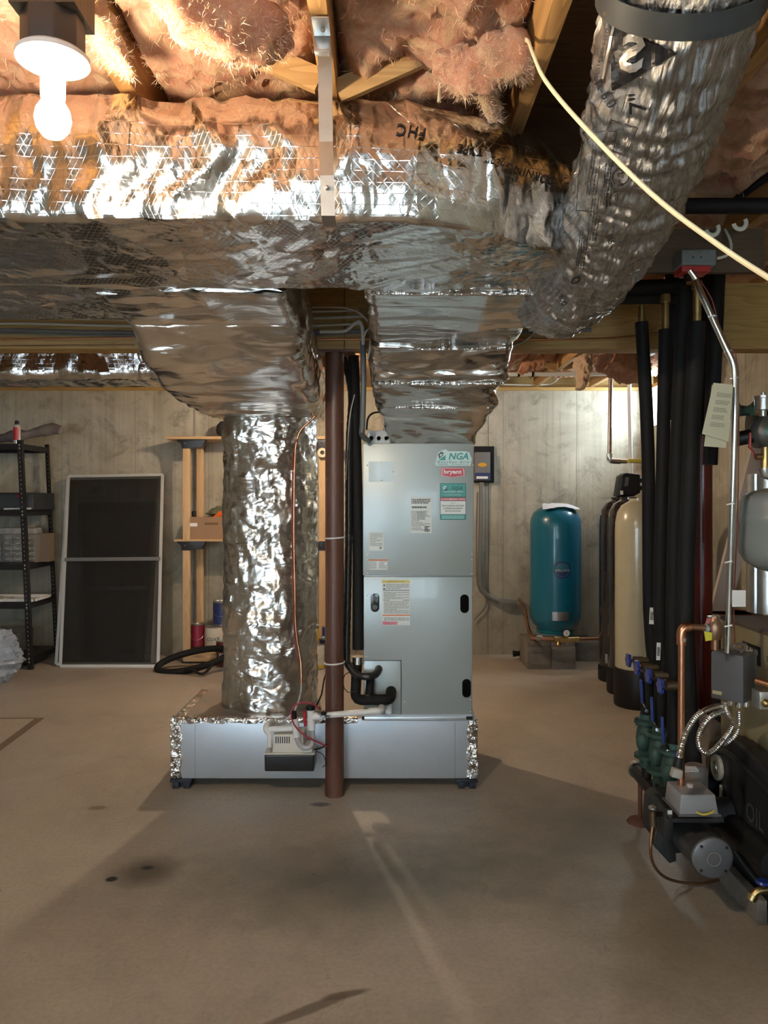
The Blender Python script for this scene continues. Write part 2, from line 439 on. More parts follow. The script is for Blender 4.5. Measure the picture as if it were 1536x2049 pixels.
def m_wall():
    m, t, b = nt('poured_concrete_wall'); v = coords(t)
    n1 = nd(t, 'TexNoise', {'Vector': v, 'Scale': 1.6, 'Detail': 7., 'Roughness': .65, 'Distortion': .8})
    ns = nd(t, 'TexNoise', {'Vector': coords(t, scale=(28, 28, .9)), 'Scale': 1., 'Detail': 4.})
    n3 = nd(t, 'TexNoise', {'Vector': v, 'Scale': 4.5, 'Detail': 10., 'Roughness': .75, 'Distortion': .7})
    sep = nd(t, 'SeparateXYZ', {0: v}); z = sep.outputs[2]
    c = mix(t, ramp(t, n1.outputs[0], .3, .7), (.34, .30, .225), (.60, .555, .45))
    c = mix(t, math_(t, 'MULTIPLY', ramp(t, ns.outputs[0], .45, .75), .45), c, (.235, .215, .165))
    c = mix(t, math_(t, 'MULTIPLY', ramp(t, n3.outputs[0], .52, .68), .65), c, (.13, .115, .085))
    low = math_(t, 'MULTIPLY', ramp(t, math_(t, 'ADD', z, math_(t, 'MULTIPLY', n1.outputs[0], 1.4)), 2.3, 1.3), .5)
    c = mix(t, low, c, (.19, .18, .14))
    u = math_(t, 'ADD', sep.outputs[0], sep.outputs[1])
    ht = 0
    for sp_, off_, w_ in ((.688, .42, .006), (2.752, .53, .003)):
        q = math_(t, 'FRACT', math_(t, 'ADD', math_(t, 'DIVIDE', u, sp_), off_))
        l = ramp(t, math_(t, 'ABSOLUTE', math_(t, 'SUBTRACT', q, .5)), w_, w_*.3)
        c = mix(t, math_(t, 'MULTIPLY', l, math_(t, 'MULTIPLY_ADD', n1.outputs[0], 1.2, -.15), clamp=True), c, (.09, .08, .065))
        ht = math_(t, 'ADD', l, ht) if not isinstance(ht, int) else l
    t.links.new(c, b.inputs['Base Color']); b.inputs['Roughness'].default_value = .85
    h = math_(t, 'SUBTRACT', math_(t, 'ADD', math_(t, 'MULTIPLY', n3.outputs[0], .5), math_(t, 'MULTIPLY', ns.outputs[0], .3)), math_(t, 'MULTIPLY', ht, .5))
    bp = nd(t, 'Bump', {'Strength': .35, 'Distance': .015, 'Height': h}); t.links.new(bp.outputs[0], b.inputs['Normal'])
    return m
MF = m_floor(); MW = m_wall()
JB = 2.50; BB = 2.18; BW = 7.2; XR = 2.44; XL = -5.0; YF = -3.4; TOP = 2.74
def box(*a): return MB().box(*a)
fl = struct('floor', box(XL-.2, XR+.2, YF-.2, BW+.2, -.1, 0), MF)
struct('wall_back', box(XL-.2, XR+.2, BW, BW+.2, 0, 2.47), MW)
wr = MB(); wy0, wy1, wz0, wz1 = 6.42, 7.02, 2.12, 2.45
wr.box(XR, XR+.2, YF-.2, wy0, 0, 2.47); wr.box(XR, XR+.2, wy1, BW, 0, 2.47); wr.box(XR, XR+.2, wy0, wy1, 0, wz0)
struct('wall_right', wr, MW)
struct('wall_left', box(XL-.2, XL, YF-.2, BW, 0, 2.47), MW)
wf = MB()
wf.box(XL, -3.5, YF-.15, YF, 0, 2.47); wf.box(-1.2, -.1, YF-.15, YF, 0, 2.47); wf.box(1.4, XR, YF-.15, YF, 0, 2.47)
wf.box(-3.5, -1.2, YF-.15, YF, 2.1, 2.47); wf.box(-.1, 1.4, YF-.15, YF, 2.1, 2.47); wf.box(-.1, 1.4, YF-.15, YF, 0, 1.02); wf.box(-3.5, -1.2, YF-.15, YF, 0, .06)
struct('wall_front', wf, M('painted_wall', (.62, .61, .58), .8, var=.05))
MSUB = wood('subfloor_ply', (.16, .10, .055), (.10, .06, .035), 0, .8)
struct('ceiling', box(XL-.2, XR+.2, YF-.2, BW+.2, TOP, TOP+.05), MSUB)
MJ = wood('joist_lumber', (.56, .32, .12), (.33, .17, .055), 1)
MJX = wood('beam_lumber', (.52, .33, .11), (.36, .21, .06), 0)
sill = MB(); sill.box(XL, XR+.14, BW-.02, BW+.12, 2.47, JB); struct('trim_1', sill, MJX)
struct('trim_2', box(XL, XR+.14, BW+.08, BW+.12, JB, TOP), MJX)
struct('trim_3', box(XR, XR+.14, YF, BW, 2.47, JB), MJ)
struct('trim_4', box(XR+.08, XR+.12, YF, BW, JB, TOP), MJ)
struct('trim_5', box(XL-.12, XL, YF, BW, 2.47, TOP), MJ)
struct('trim_6', box(XL, XR, YF-.12, YF, 2.47, TOP), MJX)
MWH = M('white_vinyl', (.75, .78, .78), .4)
MGL = M('window_glass', (1, 1, 1), .02, trans=1.)
def window(name, axis, a0, a1, z0, z1, at, bars_=1):
    f = MB(); w = .035
    def bx(p0, p1, q0, q1):
        if axis == 'X': f.box(p0, p1, at, at+.05, q0, q1)
        else: f.box(at, at+.05, p0, p1, q0, q1)
    bx(a0, a1, z0, z0+w); bx(a0, a1, z1-w, z1); bx(a0, a0+w, z0+w, z1-w); bx(a1-w, a1, z0+w, z1-w)
    for i in range(bars_): c = a0+(a1-a0)*(i+1)/(bars_+1); bx(c-w/2, c+w/2, z0+w, z1-w)
    o = struct(name, f, MWH)
    g = MB()
    if axis == 'X': g.box(a0+w, a1-w, at+.02, at+.026, z0+w, z1-w)
    else: g.box(at+.02, at+.026, a0+w, a1-w, z0+w, z1-w)
    g.build('pane', MGL, o)
window('window_1', 'Y', wy0, wy1, wz0, wz1, XR+.08, 1)
window('window_2', 'X', -.1, 1.4, 1.02, 2.1, YF-.12, 1)
window('door_1', 'X', -3.5, -1.2, .06, 2.1, YF-.12, 1)

# joists, bracing, beam
JX = [-.142+.518*k for k in range(-9, 6) if XL+.1 < -.142+.518*k < XR-.1]
names = {}
pos = ['to the left of the bulb', 'above the hanging strap', 'right of the hanging strap, bare bay beyond it', 'behind the big flexible duct', 'above the small wall window']
jo = []
for i, x in enumerate(JX):
    j = MB().box(x-.021, x+.021, YF+.02, BW-.03, JB, TOP).build('floor_joist', MJ, bevel=.003)
    k = round((x+.142)/.518)
    lab = {0: 'pale wooden floor joist that the steel hanging strap is nailed to', 1: 'orange-lit floor joist beside the bare bay left of the flexible duct',
           2: 'floor joist behind the upper right flexible duct', 3: 'floor joist at far upper right past the flexible duct', 4: 'floor joist nearest the right-hand concrete wall',
           -1: 'dark floor joist over the bare bulb lampholder'}.get(k, 'rough floor joist over the far left of the basement')
    tag(j, lab, 'joist', 'floor joists under the subfloor')
MBR = wood('brace_lumber', (.50, .33, .15), (.34, .2, .08), 0)
def brace(i, y, up, label):
    a = Vector((JX[i]+.021, y, JB+.01)); b = Vector((JX[i+1]-.021, y, TOP-.02))
    if not up: a.z, b.z = b.z, a.z
    one('cross_brace', MB().bar(a, b, .018, .06), MBR, label, 'brace', 'diagonal braces between joists')
i0 = min(range(len(JX)), key=lambda i: abs(JX[i]+.142))
brace(i0-1, 1.95, False, 'diagonal wooden brace left of the joist with the strap')
brace(i0, 2.0, True, 'diagonal wooden brace right of the joist with the strap')
for q, (i, l) in enumerate(((i0+1, 'diagonal brace right of the air handler above the rear wall'), (i0+2, 'diagonal brace above the blue tank near the rear wall'), (i0+3, 'diagonal brace above the water softener tanks'))):
    brace(i, 6.2, q % 2 == 0, l)
bt = thing('support_beam', 'long built-up wooden beam carried by the steel columns', 'beam', (-1.2, 3.78, BB))
for y0, y1, nm in ((3.72, 3.758, 0), (3.760, 3.798, 1), (3.80, 3.838, 2)):
    pl = MB()
    xs = [XL+.01, -.19+nm*.8, XR-.01]
    for a, c in zip(xs, xs[1:]): pl.box(a, c-.003, y0, y1, BB, JB-.001)
    pl.build('plank', MJX, bt, bevel=.002)

# insulation
def m_wool(name, c1, c2, c3):
    m, t, b = nt(name); v = coords(t)
    n1 = nd(t, 'TexNoise', {'Vector': v, 'Scale': 5., 'Detail': 5., 'Distortion': .8})
    n2 = nd(t, 'TexNoise', {'Vector': v, 'Scale': 16., 'Detail': 8., 'Roughness': .72, 'Distortion': 1.6})
    n3 = nd(t, 'TexNoise', {'Vector': coords(t, scale=(1, 2.2, 1)), 'Scale': 55., 'Detail': 6., 'Roughness': .8, 'Distortion': 3.})
    c = mix(t, ramp(t, n1.outputs[0], .35, .65), c1, c2); c = mix(t, ramp(t, n2.outputs[0], .45, .7), c, c3)
    t.links.new(c, b.inputs['Base Color']); b.inputs['Roughness'].default_value = 1.; b.inputs['Specular IOR Level'].default_value = .05
    b.inputs['Subsurface Weight'].default_value = .35; b.inputs['Subsurface Radius'].default_value = (.05, .02, .01); b.inputs['Subsurface Scale'].default_value = .6
    b.inputs['Sheen Weight'].default_value = .3
    h = math_(t, 'ADD', math_(t, 'MULTIPLY', n2.outputs[0], 1.), math_(t, 'MULTIPLY', n3.outputs[0], .35))
    bp = nd(t, 'Bump', {'Strength': .8, 'Distance': .035, 'Height': h}); t.links.new(bp.outputs[0], b.inputs['Normal'])
    return m
MWOOL = m_wool('pink_fibreglass', (.62, .26, .17), (.70, .38, .21), (.78, .56, .34))
MTUFT = m_wool('yellow_fibreglass', (.72, .42, .28), (.82, .62, .38), (.88, .74, .50))  # tuft wool, coloured paler and yellower than the batts
def fbm(x, y, z, o=4):
    s = 0; a = 1; f = 1
    for _ in range(o): s += a*nz(x*f, y*f, z*f); a *= .55; f *= 2.1
    return s
def batt(x0, x1, y0, y1, zb, amp, label, seed, res=.014):
    nx = int((x1-x0)/res); ny = int((y1-y0)/res); mb = MB()
    for i in range(ny+1):
        for j in range(nx+1):
            x = x0+(x1-x0)*j/nx; y = y0+(y1-y0)*i/ny
            e = min(1, min(j, nx-j)/2.5, min(i, ny-i)/2.)
            wx = x+.10*fbm(x*5, y*5, seed, 3); wy = y+.10*fbm(x*5+9, y*5, seed, 3)
            n = fbm(wx*4+seed, wy*2.6, seed*1.7, 5); r = abs(nz(wx*7, wy*5, seed+4)); r2 = abs(nz(wx*17, wy*11, seed+2))
            z = zb+.05*(1-e)-amp*e*(.55*n+.9*(.35-r)+.45*(.3-r2))+.006*nz(x*60, y*40, seed)
            mb.v.append(Vector((x, y, min(TOP-.01, max(2.40 if x > .9 or y > 3.9 else 2.455, z)))))
    mb.f = [(i*(nx+1)+j, i*(nx+1)+j+1, (i+1)*(nx+1)+j+1, (i+1)*(nx+1)+j) for i in range(ny) for j in range(nx)]
    b = len(mb.v)
    mb.add([(x0, y0, TOP-.005), (x1, y0, TOP-.005), (x1, y1, TOP-.005), (x0, y1, TOP-.005)], [(0, 1, 2, 3)])
    # sides close the batt up to the subfloor
    edge = [j for j in range(nx+1)]+[i*(nx+1)+nx for i in range(1, ny+1)]+[ny*(nx+1)+j for j in range(nx-1, -1, -1)]+[i*(nx+1) for i in range(ny-1, 0, -1)]
    n0 = len(mb.v)
    for e in edge: mb.v.append(Vector((mb.v[e].x, mb.v[e].y, TOP-.006)))
    k = len(edge); mb.f += [(edge[q], edge[(q+1) % k], n0+(q+1) % k, n0+q) for q in range(k)]
    return one('insulation_batt', mb, MWOOL, label, 'insulation', 'pink insulation batts between joists', angle=70)
BAY = {}
lbl = {-1: 'orange-lit insulation batt sagging between lampholder and hanging strap', -2: 'pink insulation batt directly left of the lampholder joist',
       0: 'torn pink insulation batt right of the hanging strap', 1: 'short insulation batt behind the beam, above the air handler',
       2: 'pink insulation batt above the insulated pipes', 3: 'pink insulation batt by the right wall, above the boiler'}
for i in range(len(JX)-1):
    k = round((JX[i]+.142)/.518); x0, x1 = JX[i]+.022, JX[i+1]-.022
    y0 = {1: 3.9, 0: .0, -1: .0, -2: 0, 2: 1.2, 3: 1.0}.get(k, 1.)
    BAY[k] = batt(x0, x1, y0, 7.1, 2.585, .075, lbl.get(k, 'pink insulation batt over the far left of the basement'), i*3.7)
batt(JX[-1]+.022, XR-.005, 1.2, 7.1, 2.58, .07, 'pink insulation strip against the top of the right wall', 31.)
def tuft(pts, rs, label, seed, mat=MTUFT, flat=.5, amp=.5):
    mb = MB(); mb.tube(pts, rs, 26, cap=True)
    mb = MB(); pp = smooth([Vector(p) for p in pts], .012); k = len(pp)
    ctl = []
    for i in range(k):
        f = i/(k-1)*(len(rs)-1); a = int(min(f, len(rs)-2)); ctl.append(rs[a]+(rs[a+1]-rs[a])*(f-a))
    mb.tube(pp, ctl, 40, flat=flat)
    for q, v in enumerate(mb.v):
        c = pp[min(q//40, k-1)]; d = v-c
        mb.v[q] = v+d*(amp*fbm(v.x*16+seed, v.y*16, v.z*16)+amp*.5*rdg(v.x*30, v.y*30, v.z*10+seed))
    o_ = one('insulation_tuft', mb, mat, label, 'insulation', 'loose tufts of insulation hanging down', angle=80)
    if pts[0].y < 4: fibres(o_, 1600 if rs[0] > .01 else 60, .03, seed)
    return o_
def fibres(o, n, L, seed):
    """loose glass fibres standing off the wool"""
    rnd = random.Random(seed); me = o.data; off = OFF[o.name]; ps = [p for p in me.polygons if p.normal.z < .2 and p.center.z+off.z < TOP-.03 and -.2 < p.center.y+off.y < 3.7]
    if not ps: return
    mb = MB()
    for _ in range(n):
        p = rnd.choice(ps); c = p.center+off-p.normal*.003; d = (p.normal*.35+Vector((rnd.uniform(-1, 1), rnd.uniform(-1, 1), rnd.uniform(-1, .6)))).normalized(); l = L*rnd.uniform(.3, 1)
        w = d.cross(Vector((rnd.uniform(-1, 1), rnd.uniform(-1, 1), 1))).normalized()*.00045; b_ = c+d*l*.5+p.normal*.004; e = b_+(d+Vector((rnd.uniform(-1, 1), rnd.uniform(-1, 1), rnd.uniform(-1, 1)))*.8).normalized()*l*.5
        e.z = min(e.z, TOP-.01); mb.add([c-w, c+w, b_+w, b_-w, e], [(0, 1, 2, 3), (3, 2, 4)])
    f = mb.build('loose_fibres', MFIB, o, smooth_=False); f['kind'] = 'stuff'
MFIB = M('glass_fibre', (.80, .58, .42), .7, spec=.2)
for k_, n_ in ((-1, 9000), (0, 9000), (-2, 2500), (2, 3000), (3, 2500)):
    if k_ in BAY: fibres(BAY[k_], n_, .035, k_+20)
tuft([P(165, -60, 1.75), P(185, 20, 1.75), P(215, 80, 1.75), P(262, 150, 1.75)], [.05, .06, .05, .012], 'bright yellow insulation tuft hanging beside the bare bulb', 1., flat=.6)
tuft([P(940, 60, 1.95), P(950, 120, 1.98), P(972, 180, 2.0), P(990, 248, 2.02)], [.03, .05, .045, .03], 'yellow insulation tuft hanging onto the curve of the duct', 4.)
tuft([P(870, 130, 1.9), P(950, 135, 1.88), P(1010, 115, 1.86), P(1055, 105, 1.86)], [.03, .055, .06, .05], 'pinkish insulation chunk poking out beside the joist', 9., mat=MWOOL, flat=.7)
tuft([P(870, 80, 1.95), P(880, 140, 1.96), P(879, 205, 1.97)], [.006, .004, .005], 'thin string of insulation dangling above the duct', 12., flat=1.)
tuft([P(1165, 715, 5.6), P(1168, 745, 5.6), P(1160, 778, 5.6)], [.16, .12, .07], 'ragged insulation flap hanging over the rear wall', 15., flat=.3)
tuft([P(1210, 715, 5.5), P(1250, 735, 5.6), P(1290, 738, 5.7)], [.10, .11, .08], 'bulging insulation above the white standpipe', 18., mat=MWOOL, flat=.8, amp=.35)
tuft([P(1085, 712, 6.), P(1050, 735, 6.), P(1040, 748, 6.0)], [.06, .05, .03], 'small insulation curl above the rear white pipe', 21., mat=MWOOL)
tuft([P(330, -40, 1.55), P(420, 40, 1.6), P(500, 70, 1.65), P(560, 50, 1.7)], [.06, .06, .06, .05], 'fat roll of orange insulation above the left duct', 25., mat=MWOOL, flat=.7, amp=.35)

# ================================================================ DUCTS
MFOIL = foil('foil_wrap', scrim=1., crump=.55, cs=3.6, stretch=(1.3, 1, .55), rough=.15, under=.5)
MFOILV = foil('foil_wrap_throat', scrim=.5, crump=.6, cs=3.2, stretch=(.55, 1.3, 1.9), rough=.19, under=.5)
MFOILR = foil('foil_riser', scrim=.9, crump=.68, cs=5.2, stretch=(.8, .8, 1.3), rough=.30)
MFLEX = foil('flex_jacket', base=(.62, .61, .59), scrim=0., crump=.5, cs=8., film=.8, streak=.6, darkfib=.6, rough=.25)
MINK = M('black_ink', (.012, .012, .014), .4)
def d_trunk(p, n):
    if n.z < -.75: return .007*rdg(p.x*2+p.y*3, p.y*2-p.x, 3)+.006*rdg(p.x*7+p.y*9, p.y*3, 5)*max(0, 1-abs(p.x+.15)*1.6)+.003*nz(p.x*9, p.y*9, 1)
    if n.z > .75: return .012*nz(p.x*6, p.y*9, 0)+.01*rdg(p.x*5, p.y*8, 1)
    s = p.x+p.y*.6; w = .35*nz(p.x*3, p.z*8, 4)
    return .026*rdg(s*4+w*1.6, 0, p.z*2)*(.5+nz(s*1.3, 2, 5))+.009*rdg(s*14+w*3, 1, p.z*4)+.012*nz(p.x*4, p.y*4, p.z*7)
# supply trunk: profile (out from the inner edge, height)
face_ = smooth([Vector((.618, .288, 0)), Vector((.643, .235, 0)), Vector((.650, .18, 0)), Vector((.646, .13, 0)), Vector((.634, .07, 0)), Vector((.616, 0, 0))], .012)
prof = [(q.x, q.y) for q in face_]+[ (.0, .0), (-.015, .02), (-.015, .27), (.02, .295), (.3, .31), (.6, .30)]
rings = []
for x in (-3.6, -2.6, -1.9, -1.2, -.7, -.3, -.08): rings.append([(x, 2.53-a, 2.15+h+(.008*math.sin(x*9))) for a, h in prof])
for k in range(1, 9):
    t = PI/2*k/8; cx, cy = -.08, 2.60
    rings.append([(cx+math.sin(t)*(.07+a), cy-math.cos(t)*(.07+a), 2.15+h*(1-.05*k/8)) for a, h in prof])
sup = thing('supply_duct', 'foil-wrapped supply duct curving back and down onto the air handler', 'duct', (-.5, 2.6, 2.15))
mb, uv = loft(rings, 150, .013, d_trunk)
trunk = mb.build('trunk', MFOIL, sup, uvs=uv, angle=60)
def xring(x0, x1, bot, top, r=.035):
    """closed ring across X between a lower/front point and an upper/back point (Y, Z)"""
    b = Vector((0, *bot)); tp = Vector((0, *top)); u = tp-b; L = u.length; u.normalize()
    return [Vector(((x0+x1)/2+x, 0, 0))+b+u*(L/2+h) for x, h in rr2(x1-x0, L, r)]
def d_throat(p, n):
    return .010*rdg(p.x*1.2, p.y*6, p.z*9)+.007*rdg(p.x*4+p.z*3, 1, p.z*16)+.010*nz(p.x*3, p.y*6, p.z*8)
rg = [xring(-.06, .63, (2.56, 2.152), (2.56, 2.41)), xring(-.055, .585, (3.0, 2.14), (3.02, 2.41)), xring(-.05, .565, (3.33, 2.125), (3.42, 2.39)),
      xring(-.05, .56, (3.40, 2.06), (3.58, 2.22)), xring(-.045, .56, (3.46, 1.99), (3.76, 2.15)), xring(-.03, .535, (3.60, 1.90), (4.1, 2.13)),
      xring(.0, .50, (3.74, 1.83), (4.36, 2.02)), xring(.03, .445, (3.885, 1.735), (4.38, 1.735))]
mb, uv = loft(rg, 130, .012, d_throat)
thr = mb.build('throat', MFOILV, sup, uvs=uv, angle=60)
for (x0, x1, b, z) in ((-.055, .585, 2.575, 2.142), (-.05, .565, 3.34, 2.108), (-.047, .56, 3.47, 1.975), (-.02, .52, 3.62, 1.885)):
    MB().tube([(x0+.02, b, z), ((x0+x1)/2, b-.002, z-.004), (x1-.02, b, z)], .006, 8, step=.03).build('seam_tape', foil('foil_tape', scrim=0, crump=1.3, cs=22., rough=.12), sup)
# lettering printed on the facing
tr = bvh_of(trunk)
for s, px, py, h, rot, sh in (('FHC', 822, 264, .026, 170, .1), ('TYPE', 940, 302, .019, 168, .0), ('2-2"', 990, 322, .019, 166, 0), ('CORNING', 1062, 350, .020, 160, 0)):
    vs, fs = text2d(s, bold=.012, space=1.15); vs = fit(vs, h=h)
    ink = MB(); print_on(tr, P(px, py, 2.), vs, fs, ink, math.radians(rot), .012); ink.build('printed_word', MINK, sup, smooth_=False)
# return duct: trunk behind the supply trunk, drop, round riser
ret = thing('return_duct', 'foil-wrapped return duct dropping to a round foil riser at left', 'duct', (-.64, 3.4, .36))
rings = [[(x, 2.55+a, 2.155+h+.012*math.sin(x*2)) for a, h in rr2(.51, .27, .02)] for x in (-3.6, -2.4, -1.6, -1.0, -.75)]
rings = [[(p[0], p[1]+.22, p[2]+.145) for p in r] for r in rings]
mb, uv = loft(rings, 110, .016, lambda p, n: .008*rdg(p.x*2+p.y*3, p.y*3, 7)+.006*nz(p.x*6, p.y*9, p.z*5))
mb.build('trunk', MFOIL, ret, uvs=uv, angle=60)
rg = [xring(-.99, -.33, (2.60, 2.155), (2.60, 2.42)), xring(-.99, -.33, (2.98, 2.135), (3.0, 2.43)), xring(-.985, -.33, (3.04, 2.09), (3.25, 2.40)),
      xring(-.98, -.325, (3.13, 2.02), (3.50, 2.28)), xring(-.98, -.32, (3.30, 1.96), (3.72, 2.16)), xring(-.965, -.32, (3.55, 1.91), (4.15, 2.15)),
      xring(-.93, -.325, (3.78, 1.89), (4.48, 2.08)), xring(-.885, -.35, (3.92, 1.885), (4.46, 1.90))]
mb, uv = loft(rg, 130, .012, d_throat)
mb.build('drop', MFOILV, ret, uvs=uv, angle=60)
RC = Vector((-.618, 4.19, 0)); RR = .246
rings = []
for z in [.345, .36, .42, .6, .8, 1.0, 1.2, 1.4, 1.6, 1.75, 1.85, 1.92]:
    r = RR-(.012 if z < .36 else 0)
    rings.append([(RC.x+r*math.cos(2*PI*k/48), RC.y+r*math.sin(2*PI*k/48), z) for k in range(48)])
def d_riser(p, n):
    a = math.atan2(n.y, n.x); return .013*rdg(a*1.6, p.z*5, 2)*(.4+abs(nz(a, p.z*2, 8))*1.6)+.008*rdg(a*4+p.z*3, p.z*9, 5)+.009*nz(a*2, p.z*4, 3)+.004*rdg(a*9, p.z*22, 1)-.004
mb, uv = loft(rings, 150, .011, d_riser)
mb.build('round_riser', MFOILR, ret, uvs=uv, angle=60)
# duct behind the beam
rings = [[(x, 4.85+a, 2.20+.11+h) for a, h in rr2(.36, .24, .05)] for x in (-4.6, -3., -2., -1.2, -.18)]
mb, uv = loft(rings, 90, .02, lambda p, n: .012*rdg(p.x*9, 0, p.z*2)+.007*rdg(p.x*22, 0, p.z*5)+.006*nz(p.x*5, 1, p.z*5))
tag(mb.build('branch_duct', MFOIL, uvs=uv, angle=60), 'foil-wrapped branch duct running behind the beam at far left', 'duct')
# flexible duct
fx = thing('flexible_duct', 'large round foil flexible duct sweeping from upper right to the supply duct', 'duct', P(1290, 300, 1.8))
path = [P(1085, 600, 2.98), P(1118, 596, 2.72), P(1180, 530, 2.42), P(1235, 430, 2.12), P(1282, 310, 1.86), P(1312, 200, 1.68), P(1345, 70, 1.52), P(1385, -120, 1.38), P(1430, -330, 1.24), Vector((.60, .55, 2.53)), Vector((.63, -.6, 2.54))]
pp = smooth(path, .011); k = len(pp); mb = MB(); N = 110
mb.tube(pp, [.105+(.035*min(1, i/40)) for i in range(k)], N)
uv = []
for i in range(k):
    T = (pp[min(i+1, k-1)]-pp[max(i-1, 0)]).normalized()
    for j in range(N):
        q = i*N+j; v = mb.v[q]; d = (v-pp[i]).normalized(); s = i*.011; a = 2*PI*j/N
        mb.v[q] = v+d*(.009*math.sin((s/.055)*2*PI+a)*.35+.012*rdg(math.cos(a)*1.3+s*2, math.sin(a)*1.3, s*7)+.007*rdg(math.cos(a)*4, math.sin(a)*4+s*6, s*15)-.010*max(0, nz(s*5, math.cos(a), math.sin(a))))
        uv.append((s, a*.14))
fxo = mb.build('jacket', MFLEX, fx, uvs=uv, angle=60)
tr = bvh_of(fxo); ink = MB(); lite = MB()
# black triangle mark with a pale S in it, and the rest of the print
tri = [Vector((-.046, .052, 0)), Vector((-.046, -.060, 0)), Vector((.070, -.012, 0))]
print_on(tr, P(1274, 104, 1.5), tri, [(0, 1, 2)], ink, math.radians(0), .012, .003)
print_on(tr, P(1222, 100, 1.5), [Vector((-.004, .048, 0)), Vector((.001, .048, 0)), Vector((.001, -.05, 0)), Vector((-.004, -.05, 0))], [(0, 1, 2, 3)], lite, math.radians(-12), .012, .005)
vs, fs = text2d('S', bold=.03); vs = [Vector((-v.x, v.y, 0)) for v in fit(vs, w=.042, h=.062)]
print_on(tr, P(1266, 104, 1.5), vs, fs, lite, math.radians(-8), .01, .0055)
for s, px, py, h, rot, b_ in (('R-6.0', 1214, 186, .020, -62, .01), ('7"', 1276, 204, .034, 90, .01), ('adc', 1234, 285, .012, -68, .01), ('LISTED', 1232, 386, .007, -85, .02), ('UL', 1243, 352, .012, -80, .02),
                              ('CLASS 1 FLEXIBLE AIR DUCT', 1208, 100, .006, 75, 0), ('0', 1152, 560, .030, -60, .02), ('6.0', 1127, 600, .020, -70, .02), ('05', 1222, 478, .016, -75, .0)):
    vs, fs = text2d(s, bold=b_); vs = fit(vs, h=h); m0 = MB(); print_on(tr, P(px, py, 1.6), vs, fs, m0, math.radians(rot), .012); m0.build('printed_word', MINK, fx, smooth_=False)
def ringmark(px, py, r, w, n=28, rot=0, sides=None):
    k = sides or n; vs = []
    for i in range(k):
        a = 2*PI*i/k; vs += [Vector((r*math.cos(a), r*math.sin(a), 0)), Vector(((r-w)*math.cos(a), (r-w)*math.sin(a), 0))]
    print_on(tr, P(px, py, 1.6), vs, [(2*i, 2*i+1, (2*i+3) % (2*k), (2*i+2) % (2*k)) for i in range(k)], ink, rot, .012)
ringmark(1243, 352, .019, .003); ringmark(1238, 275, .040, .002, rot=.35, sides=4); ringmark(1238, 275, .036, .001, rot=.35, sides=4); ringmark(1225, 119, .005, .005)
for px, py, w_, h_, rows, rot in ((1190, 348, .035, .085, 1, -.12), ):
    for e in ([(-w_, h_), (-w_, -h_)], [(w_, h_), (w_, -h_)], [(-w_, h_), (w_, h_)], [(-w_, -h_), (w_, -h_)]):
        a, b = Vector((*e[0], 0)), Vector((*e[1], 0)); nn = Vector((-(b-a).y, (b-a).x, 0)).normalized()*.0007
        print_on(tr, P(px, py, 1.7), [a-nn, b-nn, b+nn, a+nn], [(0, 1, 2, 3)], ink, rot, .012)
for px, py, seed in ((1190, 345, 1), (1218, 365, 2), (1190, 440, 3), (1165, 500, 4)):
    m0 = bars((0, 0, 0), (0, 1, 0), (-1, 0, 0), 4, .10, .026, seed=seed, lift=0, fill=.28); print_on(tr, P(px, py, 1.8), m0.v, m0.f, ink, -.15, .012)
ink.build('printed_emblem', MINK, fx, smooth_=False); lite.build('printed_emblem', M('pale_ink', (.45, .42, .38), .35, metal=.5), fx, smooth_=False)
# grey support strap slung under the flexible duct
def quad_strip(c, w, t, dirw):
    """ribbon along points c"""
    mb = MB(); n = len(c); dw = Vector(dirw).normalized()
    for i in range(n):
        T = (c[min(i+1, n-1)]-c[max(i-1, 0)]).normalized(); nn = T.cross(dw).normalized()
        mb.v += [c[i]+dw*w/2+nn*t/2, c[i]-dw*w/2+nn*t/2, c[i]-dw*w/2-nn*t/2, c[i]+dw*w/2-nn*t/2]
    for i in range(n-1):
        for j in range(4): mb.f.append((i*4+j, i*4+(j+1) % 4, (i+1)*4+(j+1) % 4, (i+1)*4+j))
    mb.f += [(3, 2, 1, 0), tuple((n-1)*4+j for j in range(4))]
    return mb
cc = min(range(k), key=lambda i: (pp[i]-P(1362, -28, 1.44)).length); T = (pp[cc+1]-pp[cc-1]).normalized()
s1 = T.cross(Vector((0, 0, 1))).normalized(); s2 = s1.cross(T)
c = [pp[cc]+s1*math.cos(a)*.157-s2*math.sin(a)*.157*(1 if s2.z > 0 else -1) for a in [PI*i/20 for i in range(21)]]
c = [Vector((c[0].x, c[0].y, JB+.09))]+c+[Vector((c[-1].x, c[-1].y, JB+.09))]
one('duct_strap', quad_strip(c, .045, .002, T), M('grey_webbing', (.06, .065, .065), .5, var=.2), 'grey webbing strap slung under the flexible duct', 'strap')
